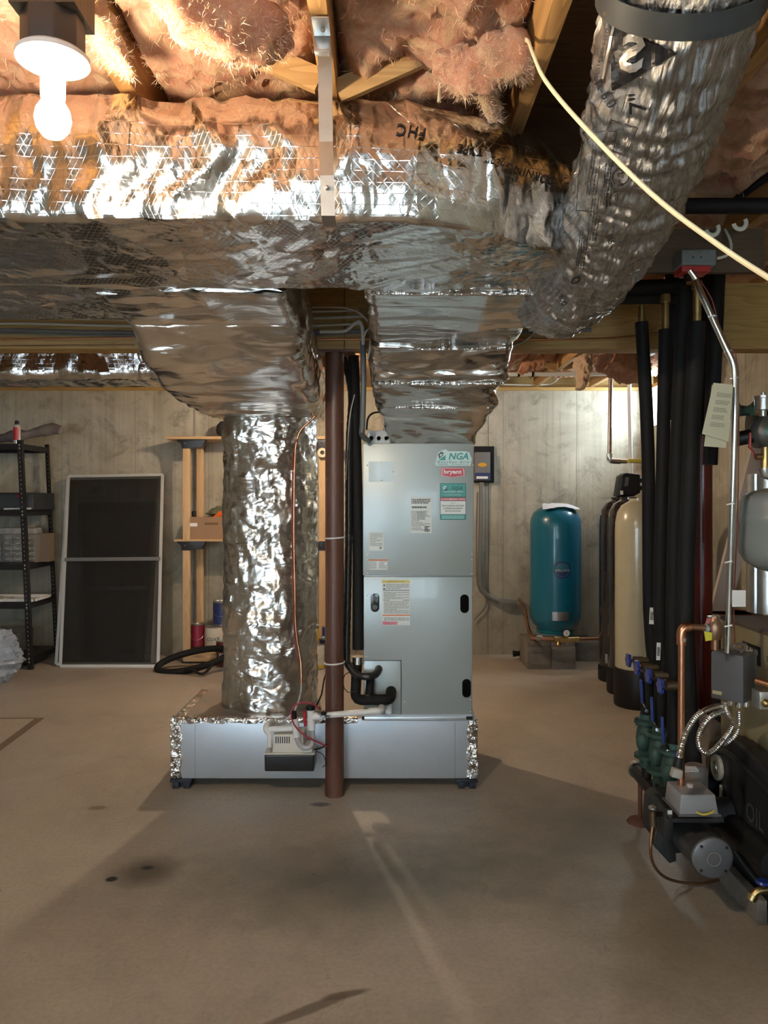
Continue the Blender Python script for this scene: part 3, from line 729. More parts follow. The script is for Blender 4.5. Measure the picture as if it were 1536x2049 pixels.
# metal hanging strap
MGALV = M('galvanised_steel', (.62, .62, .60), .32, .95, var=.12, vs=25.)
hs = thing('hanging_strap', 'flat steel hanging strap nailed to a joist in front of the duct', 'strap', P(650, 430, 1.80))
x0 = -.1385; MS = M('dull_steel_strap', (.44, .38, .32), .38, .9, var=.1)
hs_b = quad_strip([Vector((x0-.001, 1.70, JB-.003)), Vector((x0, 1.775, JB-.003)), Vector((x0, 1.80, JB-.02)), Vector((x0+.001, 1.826, 2.30)), Vector((x0+.003, 1.826, 2.22)), Vector((x0+.005, 1.84, 2.13)), Vector((x0+.005, 1.90, 2.125))], .033, .0022, (1, 0, 0))
hs_b.build('strip', MS, hs, smooth_=False)
MB().box(x0-.019, x0+.019, 1.66, 1.73, JB-.009, JB-.006).box(x0-.019, x0+.019, 1.726, 1.73, JB-.045, JB-.006).box(x0-.017, x0+.017, 1.715, 1.735, JB-.05, JB-.045).build('bracket', MGALV, hs, bevel=.001)
for y, z in ((1.824, 2.36), (1.824, 2.19), (1.70, JB-.011)): MB().sphere((x0+.003, y, z), .006, 8).build('screw', MGALV, hs)

# ================================================================ LAMPS
MPORC = M('white_porcelain', (.85, .84, .80), .25, coat=.4)
def lamp(b, e, label, z_plate):
    t = thing('ceiling_lamp', label, 'lamp', (b.x, b.y, b.z-.04))
    x, y = b.x, b.y
    MB().lathe([(.0, z_plate+.002), (.030, z_plate), (.066, z_plate+.004), (.067, z_plate+.012), (.06, z_plate+.018), (.0, z_plate+.018)], (x, y, 0), 40).build('plate', MPORC, t)
    MB().lathe([(.019, b.z+.030), (.022, b.z+.034), (.023, z_plate-.02), (.030, z_plate-.015), (.032, z_plate+.001), (0, z_plate+.001)], (x, y, 0), 28).build('socket', MPORC, t)
    MB().prism([(.055*math.cos(PI/8+PI/4*i)*1.05+x, .055*math.sin(PI/8+PI/4*i)*1.05+y) for i in range(8)], z_plate+.018, z_plate+.085, 'XY').build('junction_box', M('dark_metal_box', (.08, .075, .07), .5, .6), t, bevel=.004)
    MB().lathe([(0, b.z-.042), (.018, b.z-.038), (.029, b.z-.024), (.033, b.z-.006), (.030, b.z+.010), (.021, b.z+.026), (.015, b.z+.036), (.015, b.z+.045)], (x, y, 0), 32).build('bulb', M('lit_bulb', WARM, emit=e, rough=.3) if label.startswith('white') else M('lit_bulb_rear', (1, .8, .56), emit=e, rough=.3), t)
    if JB > z_plate+.09: MB().box(x-.06, x+.06, y-.05, y+.05, z_plate+.085, JB+.0).build('mounting_block', wood('dark_block', (.14, .09, .05), (.08, .05, .03), 2), t)
    return t
zp = EYE+(HZ-128)*1.45/F
lt = lamp(BULB, BULB_E, 'white porcelain lampholder with lit bare bulb, upper left', zp)
lamp(BULB2, BULB2_E, 'second bare bulb lampholder behind the ducts near the rear wall', 2.42)
MCREAMC = M('cream_cable', (.80, .74, .50), .45); MWCAB = M('white_cable', (.62, .60, .52), .5); MGCAB = M('grey_cable', (.16, .16, .16), .5); MBLK = M('black_plastic', (.009, .009, .010), .45, spec=.3)
MCOP = M('copper', (.62, .30, .17), .3, 1., var=.15, vs=14.); MCOPD = M('dull_copper', (.36, .19, .11), .45, .9, var=.3, vs=18.); MBRASS = M('brass', (.55, .40, .17), .35, .95, var=.2, vs=20.)
MRUB = M('pipe_insulation', (.010, .010, .011), .7, spec=.3, bump=.15, bs=40.); MCHROME = M('bright_steel', (.72, .73, .72), .2, 1.); MPVC = M('white_pvc', (.80, .81, .80), .3)
def cable(name, pts, r, mat, label, cat='cable', group=None, n=8, step=.03, flat=1.):
    return one(name, MB().tube(pts, r, n, step=step, flat=flat), mat, label, cat, group)
cable('lamp_cable', [P(128, 48, 1.45), P(122, 30, 1.45), P(100, -10, 1.45), P(70, -70, 1.45)], .007, MWCAB, 'white cable looping out of the lampholder box', n=10)
cable('power_cable', [P(900, 222, 2.25), P(945, 175, 2.15), P(1010, 110, 2.0), P(1050, 80, 1.82), P(1065, 105, 1.70), P(1090, 160, 1.62), P(1165, 250, 1.52), P(1300, 385, 1.40), P(1420, 478, 1.32), P(1536, 555, 1.24), P(1700, 650, 1.15)], .005, MCREAMC, 'cream flat power cable strung diagonally across the flexible duct', n=10, flat=.7)
# cables along the beam
yb = 3.712
for z, m, r, lb, xa in ((2.365, MWCAB, .006, 'topmost pale cable stapled along the beam', -4.9), (2.335, MWCAB, .0075, 'pale double cable along the middle of the beam', -4.9), (2.300, MWCAB, .006, 'second pale cable along the beam face', -4.9),
                    (2.27, MGCAB, .009, 'dark grey cable along the lower beam face', -4.9), (2.255, MGCAB, .005, 'thin dark cable just above the copper line on the beam', -4.9)):
    xe = {0: -.12}.get(0) if z > 2.36 else (1.0 if m is MGCAB and r > .006 else -.1)
    pts = []; x = xa; k = 0
    while x < xe: pts.append((x, yb, z+.008*nz(x*.9, z*9, 0)-.012*abs(math.sin(x*1.7)))); x += .35
    pts.append((xe, yb, z)); cable('electric_cable', pts, r, m, lb, 'cable', n=8, step=.12)
cable('electric_cable', [P(640, 664, 3.70), P(690, 662, 3.69), P(706, 650, 3.68), P(719, 643, 3.66), P(725, 655, 3.65), P(727, 690, 3.65)], .009, MWCAB, 'thick pale cable bending down into the grey conduit')
cable('electric_cable', [P(610, 615, 3.66), P(690, 616, 3.66), P(722, 628, 3.64), P(738, 645, 3.62)], .005, MWCAB, 'thin pale cable curling off the beam behind the supply duct')
cable('electric_cable', [P(727, 676, 3.64), P(733, 662, 3.63), P(742, 660, 3.62), P(741, 690, 3.62), P(735, 720, 3.62)], .005, MWCAB, 'pale cable looping beside the top of the grey conduit')
cable('electric_cable', [P(1020, 695, 3.68), P(1050, 682, 3.69), P(1075, 660, 3.70)], .005, MWCAB, 'short pale cable looping from the duct to the beam on the right')
pts = [(x, 3.70, 2.225+.004*math.sin(x*4)) for x in [-4.9+.3*i for i in range(21)]]
cable('copper_line', pts[:17]+[(.6, 3.70, 2.222), (1.1, 3.70, 2.228), (1.4, 3.68, 2.26)], .005, MCOP, 'thin copper tube running along the beam face', 'pipe', step=.1)
cable('copper_line', [(-4.9, 3.70, 2.19), (-3, 3.70, 2.185), (-1.2, 3.70, 2.195)], .0035, MCOPD, 'thinner copper wire low on the beam at left', 'pipe', step=.1)

# ================================================================ STEEL COLUMNS
def m_rust(name, c1, c2, rough):
    if name in MATS: return MATS[name]
    m, t, b = nt(name); v = coords(t, scale=(1, 1, .25))
    n1 = nd(t, 'TexNoise', {'Vector': v, 'Scale': 9., 'Detail': 6., 'Roughness': .7}); n2 = nd(t, 'TexNoise', {'Vector': coords(t), 'Scale': 26., 'Detail': 5.})
    c = mix(t, ramp(t, n1.outputs[0], .35, .65), c1, c2); c = mix(t, ramp(t, n2.outputs[0], .72, .76), c, (.45, .38, .33))
    t.links.new(c, b.inputs['Base Color']); b.inputs['Roughness'].default_value = rough; MATS[name] = m; return m
def column(x, y, r, mat, label):
    t = thing('steel_column', label, 'column', (x, y, 0))
    MB().lathe([(0, 0), (r, 0), (r, BB-.012), (0, BB-.012)], (x, y, 0), 40).build('post', mat, t)
    MB().box(x-.10, x+.10, y-.055, y+.055, BB-.012, BB-.001).build('cap_plate', mat, t)
    return t
MRED = m_rust('brown_primer', (.10, .042, .028), (.15, .065, .043), .42)
c1 = column(-.243, 3.78, .046, MRED, 'brown painted steel column in front of the foil-faced base')
for z in (1.263, .650):
    mm = MB().tube([(-.243+.0485*math.cos(a), 3.78+.0485*math.sin(a), z+.003*math.cos(a)) for a in [2*PI*i/24 for i in range(25)]], .0042, 8)
    mm.add([], []); mm.build('cable_tie', MPVC, c1)
column(1.56, 3.78, .050, m_rust('oxblood_paint', (.085, .008, .008), (.13, .014, .012), .22), 'dark red steel column behind the black insulated pipes')

# ================================================================ BASE BOX AND AIR HANDLER
MPAN = M('silver_ductboard', (.56, .60, .65), .38, .55, var=.06, vs=3., bump=.05, bs=30.)
MTAPE = foil('foil_tape', scrim=0, crump=1.3, cs=22., rough=.12)
bx = thing('return_plenum', 'low silver foil-faced return box on black feet under the air handler', 'duct', (-.3, 4.15, 0))
X0, X1, Y0, Y1, Z0, Z1 = -1.070, .468, 3.862, 4.46, .050, .350
MB().box(X0, X1, Y0, Y1, Z0, Z1).build('box_body', MPAN, bx, bevel=.004)
MB().box(X0+.012, X1-.56, Y0+.012, Y1-.012, Z1, Z1+.004).build('box_top', M('brown_kraft_foil', (.36, .32, .28), .42, .5, var=.12, vs=5.), bx)
for x, w in ((X0, .055), (X1, -.052)):
    s = MB(); n = 40
    for i in range(n+1):
        z = Z0+.002+(Z1-Z0-.004)*i/n
        for j in range(9):
            xx = x+w*j/8+(.004*math.sin(z*60+x) if j == 8 else 0)
            s.v.append(Vector((xx-(.002 if w > 0 else -.002), Y0-.003-.004*max(0, nz(xx*60, z*40, 1))-(0 if 0 < j < 8 else -.002), z)))
    s.f = [(i*9+j, i*9+j+1, (i+1)*9+j+1, (i+1)*9+j) for i in range(n) for j in range(8)]
    s.build('corner_tape', MTAPE, bx, angle=80)
s = MB(); n = 160
for i in range(n+1):
    x = X0+(X1-.60-X0)*i/n
    for j, (y, z) in enumerate(((Y0+.035, Z1+.006), (Y0+.01, Z1+.006), (Y0-.002, Z1+.003), (Y0-.004, Z1-.008), (Y0-.003, Z1-.022+.003*math.sin(x*40)))): s.v.append(Vector((x, y-.002*nz(x*50, j, 0), z+.002*nz(x*50, j, 2))))
s.f = [(i*5+j, i*5+j+1, (i+1)*5+j+1, (i+1)*5+j) for i in range(n) for j in range(4)]
s.build('edge_tape', MTAPE, bx, angle=80)
MB().prism([(X0+.02, Y0+.03), (X0+.06, Y0+.03), (X0+.06, Y1-.02), (X0+.02, Y1-.02)], Z1+.004, Z1+.006, 'XY').build('side_tape', MTAPE, bx)
for px in (390, 910): 
    x = (px-CX)*Y0/F; MB().box(x-.0012, x+.0012, Y0-.0012, Y0, Z0+.004, Z1-.02).build('panel_seam', M('seam_grey', (.30, .33, .36), .5, .3), bx)  # thin strip in a darker grey, drawn as the joint between panels
MFT = M('navy_rubber', (.015, .02, .032), .5)
for x in (X0-.002, X1-.106):
    for y in (Y0-.012, Y1-.11):
        f = MB(); f.box(x, x+.108, y, y+.11, Z0-.016, Z0-.001); f.box(x+.012, x+.042, y+.008, y+.10, 0, Z0-.016); f.box(x+.066, x+.098, y+.008, y+.10, 0, Z0-.016); f.box(x+.02, x+.09, y+.035, y+.07, .0, Z0-.016)
        f.build('rubber_foot', MFT, bx, bevel=.002)
AX0, AX1, AY0, AY1, AZ0, AZ1 = -.102, .447, 3.862, 4.415, .362, 1.732
ah = thing('air_handler', 'tall grey air handler cabinet with brand stickers', 'furnace', ((AX0+AX1)/2, 4.14, AZ0))
MCAB = M('grey_painted_steel', (.40, .445, .44), .36, .3, bump=.04, bs=220., coat=.15)
ZM = 1.066
MB().box(AX0+.002, AX1-.002, AY0+.02, AY1, AZ0+.002, AZ1).build('cabinet', MCAB, ah, bevel=.004)
up_ = MB().box(AX0-.004, AX1+.002, AY0, AY0+.022, ZM+.004, AZ1+.001).build('upper_panel', MCAB, ah, bevel=.004)
NX, NZ = .084, .640
lp = MB().prism([(AX0, ZM-.003), (AX1-.002, ZM-.003), (AX1-.006, AZ0+.004), (NX+.004, AZ0+.004), (NX+.004, NZ+.004), (AX0, NZ+.004)], AY0, AY0+.022).build('lower_panel', MCAB, ah, bevel=.003)
np_ = MB().box(AX0, NX, AY0+.004, AY0+.02, AZ0+.004, NZ).build('line_set_panel', MCAB, ah, bevel=.002)
MBOV = M('black_recess', (.003, .003, .003), .8, spec=.1)
def oval(x, z, w, h): return [(x+a, z+b) for a, b in rr2(w, h, w/2-.0005, 8)]
for px, py, kn in ((750, 1206, 1), (929, 1208, 0), (933, 1377, 0)):
    c = P(px, py, AY0); MB().prism(oval(c.x, c.z, .043, .093), AY0-.005, AY0+.001).build('hand_hole' if not kn else 'breaker_cover', MBOV if not kn else M('glossy_black_cover', (.02, .024, .024), .15), ah, bevel=.002)
    if kn:
        for dz in (.022, -.022): MB().cyl((c.x, AY0-.004, c.z+dz), (c.x, AY0-.010, c.z+dz), .012, 20).build('switch_dial', M('grey_dial', (.09, .10, .10), .3), ah)
MSCR = M('brass_screw', (.75, .68, .45), .3, .9)
for px, py in ((735, 1110), (735, 1120), (735, 1148), (946, 931), (944, 1108), (944, 1120), (944, 1148), (944, 1190), (733, 1192), (734, 931), (733, 1314), (941, 1400), (941, 1424), (810, 1350), (810, 1404)):
    c = P(px, py, AY0); MB().sphere((c.x, AY0-.002, c.z), .0042, 8, (1, .6, 1)).build('screw', MSCR, ah)
aw = P(763, 944, AY0)
MB().box(aw.x-.065, aw.x+.065, AY0-.0012, AY0+.001, aw.z-.05, aw.z+.052).build('knockout_plate', MCAB, ah, smooth_=False)
for dx, dz in ((0, .045), (0, -.044), (-.058, 0), (.058, 0)): MB().sphere((aw.x+dx, AY0-.002, aw.z+dz), .0042, 8, (1, .6, 1)).build('screw', MSCR, ah)
UX, UZ = (1, 0, 0), (0, 0, 1)
MPAP = M('sticker_paper', (.82, .87, .85), .45); MTXT = M('sticker_print', (.10, .11, .11), .5); MTEAL = M('sticker_teal', (.06, .36, .33), .4); MREDS = M('sticker_red', (.62, .03, .06), .35); MDT = M('sticker_dark_teal', (.02, .11, .11), .4)
def panel(x0, x1, z0, z1, mat, y, name='sticker', parent=None, t=.0008):
    return MB().box(x0, x1, y-t, y, z0, z1).build(name, mat, parent, smooth_=False)
def PX(px): return (px-CX)*AY0/F
def PZ(py): return EYE+(HZ-py)*AY0/F
def sticker(px0, py0, px1, py1, mat=None): return panel(PX(px0), PX(px1), PZ(py1), PZ(py0), mat or MPAP, AY0-.0002, 'sticker', ah)
def in_s(st, px0, py0, px1, py1, mat, name='printed_band', d=.0012): return panel(PX(px0), PX(px1), PZ(py1), PZ(py0), mat, AY0-d, name, st, .0004)
def txt(st, s, px, py, wpx, mat, hpx=None, d=.0022, **kw): return letters(s, (PX(px), AY0-d, PZ(py)), UX, UZ, w=wpx*AY0/F, h=(hpx*AY0/F if hpx else None), mat=mat, parent=st, lift=0, **kw)
def small(st, px0, py0, px1, py1, rows, seed=1, mat=None, d=.0018, fill=.34):
    return bars((PX((px0+px1)/2), AY0-d, PZ((py0+py1)/2)), UX, UZ, rows, (px1-px0)*AY0/F, (py1-py0)*AY0/F, lift=0, seed=seed, fill=fill).build('small_print', mat or MTXT, st, smooth_=False)
# NGA decal
MDEC = M('decal_pale_teal', (.62, .80, .78), .35)
out = [(871, 932), (941, 932), (944, 918), (938, 905), (930, 903), (896, 903), (892, 899), (884, 901), (876, 906), (874, 915), (871, 925)]
st = MB().prism([(PX(a), PZ(b)) for a, b in out][::-1], AY0-.001, AY0-.0002).build('logo_decal', MDEC, ah, smooth_=False)
def logo(st, ox, oy, k, c1, c2, d=.0022):
    q = lambda pts: [Vector((PX(ox+a*k), AY0-d, PZ(oy+b*k))) for a, b in pts]
    m1 = MB().add(q([(4, 20), (19, 20), (19, 9)]), [(0, 1, 2)]); m1.build('logo_wedge', c2, st, smooth_=False)
    m1 = MB().add(q([(3, 8), (10, 1.5), (16, 5), (12.6, 8.2), (9.6, 5.8), (6.6, 9.2), (8.2, 13), (12.6, 8.2), (14.4, 9.2), (6, 17)]), [(0, 1, 4, 5), (1, 2, 3, 4), (5, 6, 9, 0), (6, 7, 8, 9)]); m1.build('logo_house', c1, st, smooth_=False)
logo(st, 873, 902, .95, MTXT, MTEAL)
txt(st, 'NGA', 917, 913, 40, MTEAL, 14, bold=.03, shear=.25, name='lettering'); txt(st, 'NextGen Aire', 906, 924.3, 64, MDT, 4.6, bold=.01, shear=.3, space=1.5)
txt(st, '978.685.8000', 886, 929, 21, MDT, 2.2); txt(st, 'www.nextgen-aire.com', 920, 929, 36, MDT, 2.6)
# bryant badge
def shield(k): return [(PX(a), PZ(b)) for a, b in [(906-24*k, 946-9.6*k), (906+23*k, 946-9.6*k), (906+24.5*k, 946+5.5*k), (906, 946+10*k), (906-24.5*k, 946+5.5*k)][::-1]]
st = MB().prism(shield(1.), AY0-.001, AY0-.0002).build('brand_badge', MREDS, ah, smooth_=False)
MWS = M('sticker_white', (.88, .88, .86), .4)
for (kk, m, d) in ((.94, MWS, .0016), (.88, MREDS, .0020)): MB().prism(shield(kk), AY0-d, AY0-d+.0003).build('badge_line', m, st, smooth_=False)
txt(st, 'bryant', 905.5, 945, 36, MWS, 11, d=.0026, bold=.03)
# service sticker
st = sticker(880, 967, 932, 1040, MDT)
in_s(st, 881, 968, 931, 994, MTEAL); in_s(st, 881, 996, 931, 1001.5, MREDS); in_s(st, 881, 1002.5, 931, 1029, MPAP); in_s(st, 881, 1030, 931, 1039, MTEAL)
logo(st, 884, 971, .55, MWS, MDT); txt(st, 'NGA', 914, 977, 22, MDT, 7.5, bold=.03, shear=.25); txt(st, 'NextGen Aire', 906, 983.5, 40, MWS, 3, shear=.3, bold=.01)
txt(st, 'Your Comfort Is Our Passion', 906, 990, 33, MWS, 2); txt(st, '24 HOUR EMERGENCY SERVICE', 906, 998.8, 48, MWS, 3, bold=.02)
txt(st, 'HEATING', 906, 1006.5, 10, MTXT, 1.6); txt(st, 'SERVICE-REPAIR-UPGRADES', 906, 1012, 45, MTXT, 2.8, bold=.02); txt(st, 'SYSTEM ENHANCEMENTS', 906, 1017.3, 39, MTXT, 2.8, bold=.02); txt(st, 'PROTECTION PLANS', 906, 1022.6, 31, MTXT, 2.8, bold=.02)
small(st, 884, 1031, 928, 1038, 2, 3, MDEC)
st = sticker(821, 995, 863, 1067); small(st, 823, 998, 861, 1008, 3, 4, fill=.7); small(st, 824, 1013, 860, 1017, 1, 5, fill=.9); small(st, 823, 1022, 861, 1062, 13, 6)
MGS = M('sticker_grey', (.40, .43, .43), .5)
small(st, 834, 1024, 850, 1040, 5, 8, MGS, .0022, .9); small(st, 849, 1052, 860, 1064, 5, 9, MTXT, .0022, .8)
st = sticker(738, 1065, 767, 1102); small(st, 740, 1067, 765, 1093, 11, 7); small(st, 759, 1094, 764, 1099, 5, 2, fill=.8)
st = sticker(738, 1120, 775, 1140); in_s(st, 738, 1119.5, 775, 1122, M('sticker_orange', (.75, .18, .05), .4)); small(st, 739, 1123, 753, 1138, 6, 8); small(st, 758, 1123, 774, 1138, 6, 9)
st = sticker(764, 1161, 820, 1251); in_s(st, 764, 1161, 820, 1166, M('sticker_yellow', (.80, .66, .15), .4)); txt(st, 'SAFETY INSTRUCTIONS', 792, 1163.6, 34, MTXT, 2.6, d=.0024)
small(st, 772, 1168, 818, 1179, 4, 11); in_s(st, 766, 1180.5, 819, 1181.6, M('sticker_navy', (.03, .05, .18), .4)); small(st, 768, 1184, 818, 1199, 6, 12); small(st, 768, 1203, 818, 1228, 10, 13)
for a, b in ((766, 779), (806, 819)): in_s(st, a, 1200.3, b, 1201.4, MTXT)
in_s(st, 765, 1230, 820, 1232.2, M('sticker_orange', (.75, .18, .05), .4)); small(st, 768, 1235, 818, 1242, 2, 14)
in_s(st, 765, 1243.5, 795, 1250, M('sticker_pink', (.70, .25, .33), .4)); small(st, 767, 1244, 794, 1249.5, 2, 15, MREDS)
for z, m in ((1170, 0), (1177, 1)): MB().add([(PX(766), AY0-.002, PZ(z+2.6)), (PX(771), AY0-.002, PZ(z+2.6)), (PX(768.5), AY0-.002, PZ(z-1.6))], [(0, 1, 2)]).build('warning_mark', MTXT, st, smooth_=False)
# door rail at the foot
RL = M('satin_aluminium', (.62, .65, .68), .3, .9)
MB().box(PX(724), PX(945), AY0-.012, AY0+.004, PZ(1441), PZ(1434)).build('sill_rail', RL, ah, bevel=.001)
MB().box(PX(724), PX(944), AY0-.006, AY0+.01, PZ(1434), PZ(1429.5)).build('gasket', MPAN, ah)
for a, b in ((724, 729), (932, 945)): MB().box(PX(a), PX(b), AY0-.014, AY0-.002, PZ(1438.5), PZ(1432.5)).build('rail_cap', MBLK, ah)

# junction box and plug on the cabinet
jb = thing('junction_box', 'light grey triple-gang switch box on top of the air handler', 'electrical box', (-.02, 3.90, AZ1))
b0, b1 = (735-CX)*3.88/F, (780-CX)*3.88/F
MB().box(b0, b1, 3.88, 3.945, AZ1, AZ1+.068).build('box', M('pale_grey_box', (.55, .58, .58), .4, var=.06), jb, bevel=.005)
for i in range(3):
    x = b0+(b1-b0)*(i+.5)/3; MB().lathe([(.013, -.0), (.013, -.003), (.010, -.003), (.010, 0)], (x, 3.880, AZ1+.028), 24, 'Y').build('knockout', M('knockout_grey', (.38, .40, .40), .4), jb)
MB().box(b0-.003, b1+.003, 3.877, 3.95, AZ1+.054, AZ1+.060).build('cover_lip', M('pale_grey_box', (.55, .58, .58)), jb)
pt = thing('power_plug', 'black power cord plugged into the grey box on the air handler', 'cord', P(768, 850, 3.92))
MB().box(-.004, .016, 3.905, 3.925, AZ1+.068, AZ1+.115).build('plug', MBLK, pt, bevel=.004)
MB().tube([(.006, 3.915, AZ1+.11), (.006, 3.915, AZ1+.135), (-.008, 3.90, AZ1+.158), (-.05, 3.89, AZ1+.158), (-.08, 3.875, AZ1+.13), (-.088, 3.87, AZ1+.07)], .005, 8, step=.01).build('cord', MBLK, pt)
# grey conduit to the box
cable('grey_conduit', [P(726, 683, 3.66), P(727, 760, 3.66), P(725, 850, 3.68), P(724, 868, 3.70), P(732, 879, 3.80), P(737, 882, 3.87)], .014, M('grey_pvc', (.13, .145, .145), .45), 'grey plastic conduit dropping from the beam to the switch box', 'pipe', n=16, step=.02)
# refrigerant lines
def lineset():
    t = thing('refrigerant_line', 'thick black insulated refrigerant line elbowing into the lower panel', 'pipe', P(717, 1380, 3.83))
    MB().tube([P(707, 712, 3.92), P(712, 900, 3.92), P(716, 1100, 3.90), P(716, 1300, 3.86)], .0285, 20, step=.05).build('insulation', MRUB, t)
    MB().tube([P(716, 1314, 3.86), P(716, 1328, 3.86)], .030, 20).build('metal_band', MCHROME, t)
    MB().tube([P(714, 1326, 3.86), P(712, 1370, 3.84), P(712, 1393, 3.82), P(722, 1400, 3.80), P(745, 1400, 3.78), P(768, 1400, 3.77), P(779, 1398, 3.785), P(782, 1388, 3.84), P(782, 1382, 3.87)], .026, 20, step=.012).build('elbow', MRUB, t)
    MB().tube([P(737, 1400, 3.81), P(740, 1375, 3.83), P(741, 1356, 3.84)], .021, 16, step=.02).build('branch', MRUB, t)
    t = thing('refrigerant_line', 'thin black taped refrigerant line hooking into the lower panel', 'pipe', P(695, 1000, 3.80))
    MB().tube([P(688, 715, 3.97), P(700, 770, 3.95), P(703, 810, 3.92), P(698, 900, 3.90), P(697, 1100, 3.88), P(693, 1300, 3.85), P(697, 1330, 3.83), P(714, 1350, 3.80), P(735, 1354, 3.78), P(750, 1350, 3.80), P(757, 1341, 3.84), P(757, 1338, 3.87)], .0185, 16, step=.02, rf=lambda L, r: r*(1+.07*math.sin(L*160))).build('insulation', M('taped_insulation', (.02, .02, .021), .35, bump=.4, bs=30.), t)
lineset()
cable('low_voltage_wire', [P(709, 790, 3.88), P(700, 830, 3.86), P(696, 880, 3.86), P(692, 960, 3.86)], .0028, MWCAB, 'thin grey wire looping beside the black refrigerant lines')
cable('low_voltage_wire', [P(1075-360, 1390-8, 3.80), P(695, 1385, 3.80), P(686, 1368, 3.79), P(690, 1350, 3.80), P(700, 1345, 3.82)], .0022, MBLK, 'thin black wire loop between the brown column and the elbows')
# condensate drain and pump
MCLR = M('clear_vinyl', (.55, .56, .58), .15, alpha=.65, coat=.5)
dr = thing('drain_pipe', 'white plastic drain pipe crossing in front of the brown column', 'pipe', P(650, 1440, 3.70))
MB().tube([P(640, 1432, 3.70), P(742, 1424, 3.70)], .0145, 20).build('pipe_run', MPVC, dr)
MB().tube([P(738, 1424, 3.70), P(752, 1423, 3.70), P(760, 1422, 3.715), P(763, 1416, 3.76), P(763, 1414, 3.84)], .018, 20, step=.006).build('elbow', MPVC, dr)
MB().tube([P(762, 1414, 3.845), P(762, 1414, 3.864)], .017, 16).build('union_nut', M('grey_plastic_nut', (.22, .23, .24), .4), dr)
tx = P(622, 1430, 3.70); MB().cyl(P(622, 1419, 3.70), P(623, 1460, 3.70), .0185, 20).build('tee', MPVC, dr); MB().tube([P(622, 1434, 3.70), P(648, 1432, 3.70)], .0185, 20).build('tee_branch', MPVC, dr)
MB().cyl(P(621, 1412, 3.70), P(621, 1420, 3.70), .0215, 20).build('black_cap', MBLK, dr)
MB().cyl(P(609, 1423, 3.70), P(611, 1453, 3.70), .0075, 10).build('red_valve_handle', M('red_plastic', (.45, .015, .04), .35), dr)
MB().tube([P(624, 1459, 3.70), P(625, 1480, 3.70), P(622, 1492, 3.69), P(610, 1496, 3.69), P(600, 1490, 3.69), P(594, 1476, 3.69)], .0135, 16, step=.008).build('clear_trap_hose', MCLR, dr)
MB().cyl(P(589, 1438, 3.69), P(594, 1475, 3.69), .0165, 20).build('vent_tube', MPVC, dr); MB().cyl(P(588, 1423, 3.69), P(589, 1440, 3.69), .0125, 20).build('black_plug', MBLK, dr)
MB().tube([P(585, 1458, 3.74), P(550, 1459, 3.74), P(536, 1460, 3.74)], .0145, 16, step=.03).build('outlet_pipe', MPVC, dr)
MB().tube([P(538, 1467, 3.74), P(533, 1458, 3.74), P(536, 1450, 3.77), P(545, 1447, 3.855)], .0165, 16, step=.006).build('outlet_elbow', MPVC, dr)
MB().cyl(P(540, 1464, 3.74), P(539, 1496, 3.70), .0115, 16).build('down_pipe', MPVC, dr)
pm = thing('condensate_pump', 'black and beige condensate pump fixed to the front of the silver base', 'pump', P(578, 1545, 3.77))
def rbox(x0, x1, y0, y1, z0, z1, tx=0, tz=0):
    m = MB(); m.v = [Vector(p) for p in ((x0, y0, z0), (x1, y0, z0), (x1, y1, z0), (x0, y1, z0), (x0+tx, y0+tx, z1), (x1-tx, y0+tx, z1), (x1-tx, y1-tx*.3, z1), (x0+tx, y1-tx*.3, z1))]
    m.f = [(3, 2, 1, 0), (4, 5, 6, 7), (0, 1, 5, 4), (1, 2, 6, 5), (2, 3, 7, 6), (3, 0, 4, 7)]; return m
q0, q1 = P(529, 1544, 3.72), P(628, 1510, 3.72)
rbox(q0.x, q1.x, 3.72, 3.855, q0.z, q1.z, -.001).build('tank', M('pump_black', (.016, .016, .017), .3), pm, bevel=.008, seg=3)
MBEI = M('beige_plastic', (.70, .67, .60), .4)
rbox(q0.x-.002, q1.x+.004, 3.716, 3.857, q1.z, q1.z+.007).build('lid', MBEI, pm, bevel=.003)
q2, q3 = P(544, 1504, 3.73), P(625, 1472, 3.73)
rbox(q2.x, q3.x-.04, 3.727, 3.85, q1.z+.006, P(0, 1470, 3.73).z, .005).build('motor_cover', MBEI, pm, bevel=.006, seg=3)
rbox(q3.x-.075, q3.x, 3.729, 3.85, q1.z+.006, P(0, 1496, 3.73).z, .002).build('side_cover', MBEI, pm, bevel=.006, seg=3)
for i in range(7): a = P(552+i*4.4, 1474, 3.73); MB().box(a.x-.0022, a.x+.0022, 3.7285, 3.74, a.z-.032, a.z).build('vent_slot', MBLK, pm)
cable('black_wire', [P(628, 1500, 3.74), P(640, 1497, 3.74), P(652, 1491, 3.74), P(656, 1480, 3.83)], .0045, MBLK, 'black wires from the pump passing behind the column')
cable('black_wire', [P(632, 1503, 3.74), P(646, 1510, 3.74), P(652, 1528, 3.74), P(645, 1535, 3.74)], .002, MBLK, 'thin black wire tail hanging below the pump wires')
cable('black_wire', [P(633, 1411, 3.72), P(643, 1390, 3.76), P(648, 1360, 3.80), P(655, 1340, 3.86)], .004, MBLK, 'black cord rising from the drain tee behind the column')
cable('red_wire', [P(655, 1494, 3.70), P(640, 1487, 3.68), P(610, 1472, 3.66), P(588, 1450, 3.665), P(582, 1425, 3.67), P(592, 1410, 3.67), P(610, 1405, 3.67), P(630, 1411, 3.67), P(640, 1420, 3.68)], .0035, M('red_wire_sheath', (.40, .02, .05), .4), 'dark red wire arched over the drain tee')
br = MB(); rnd = random.Random(3); c = P(647, 1427, 3.67)
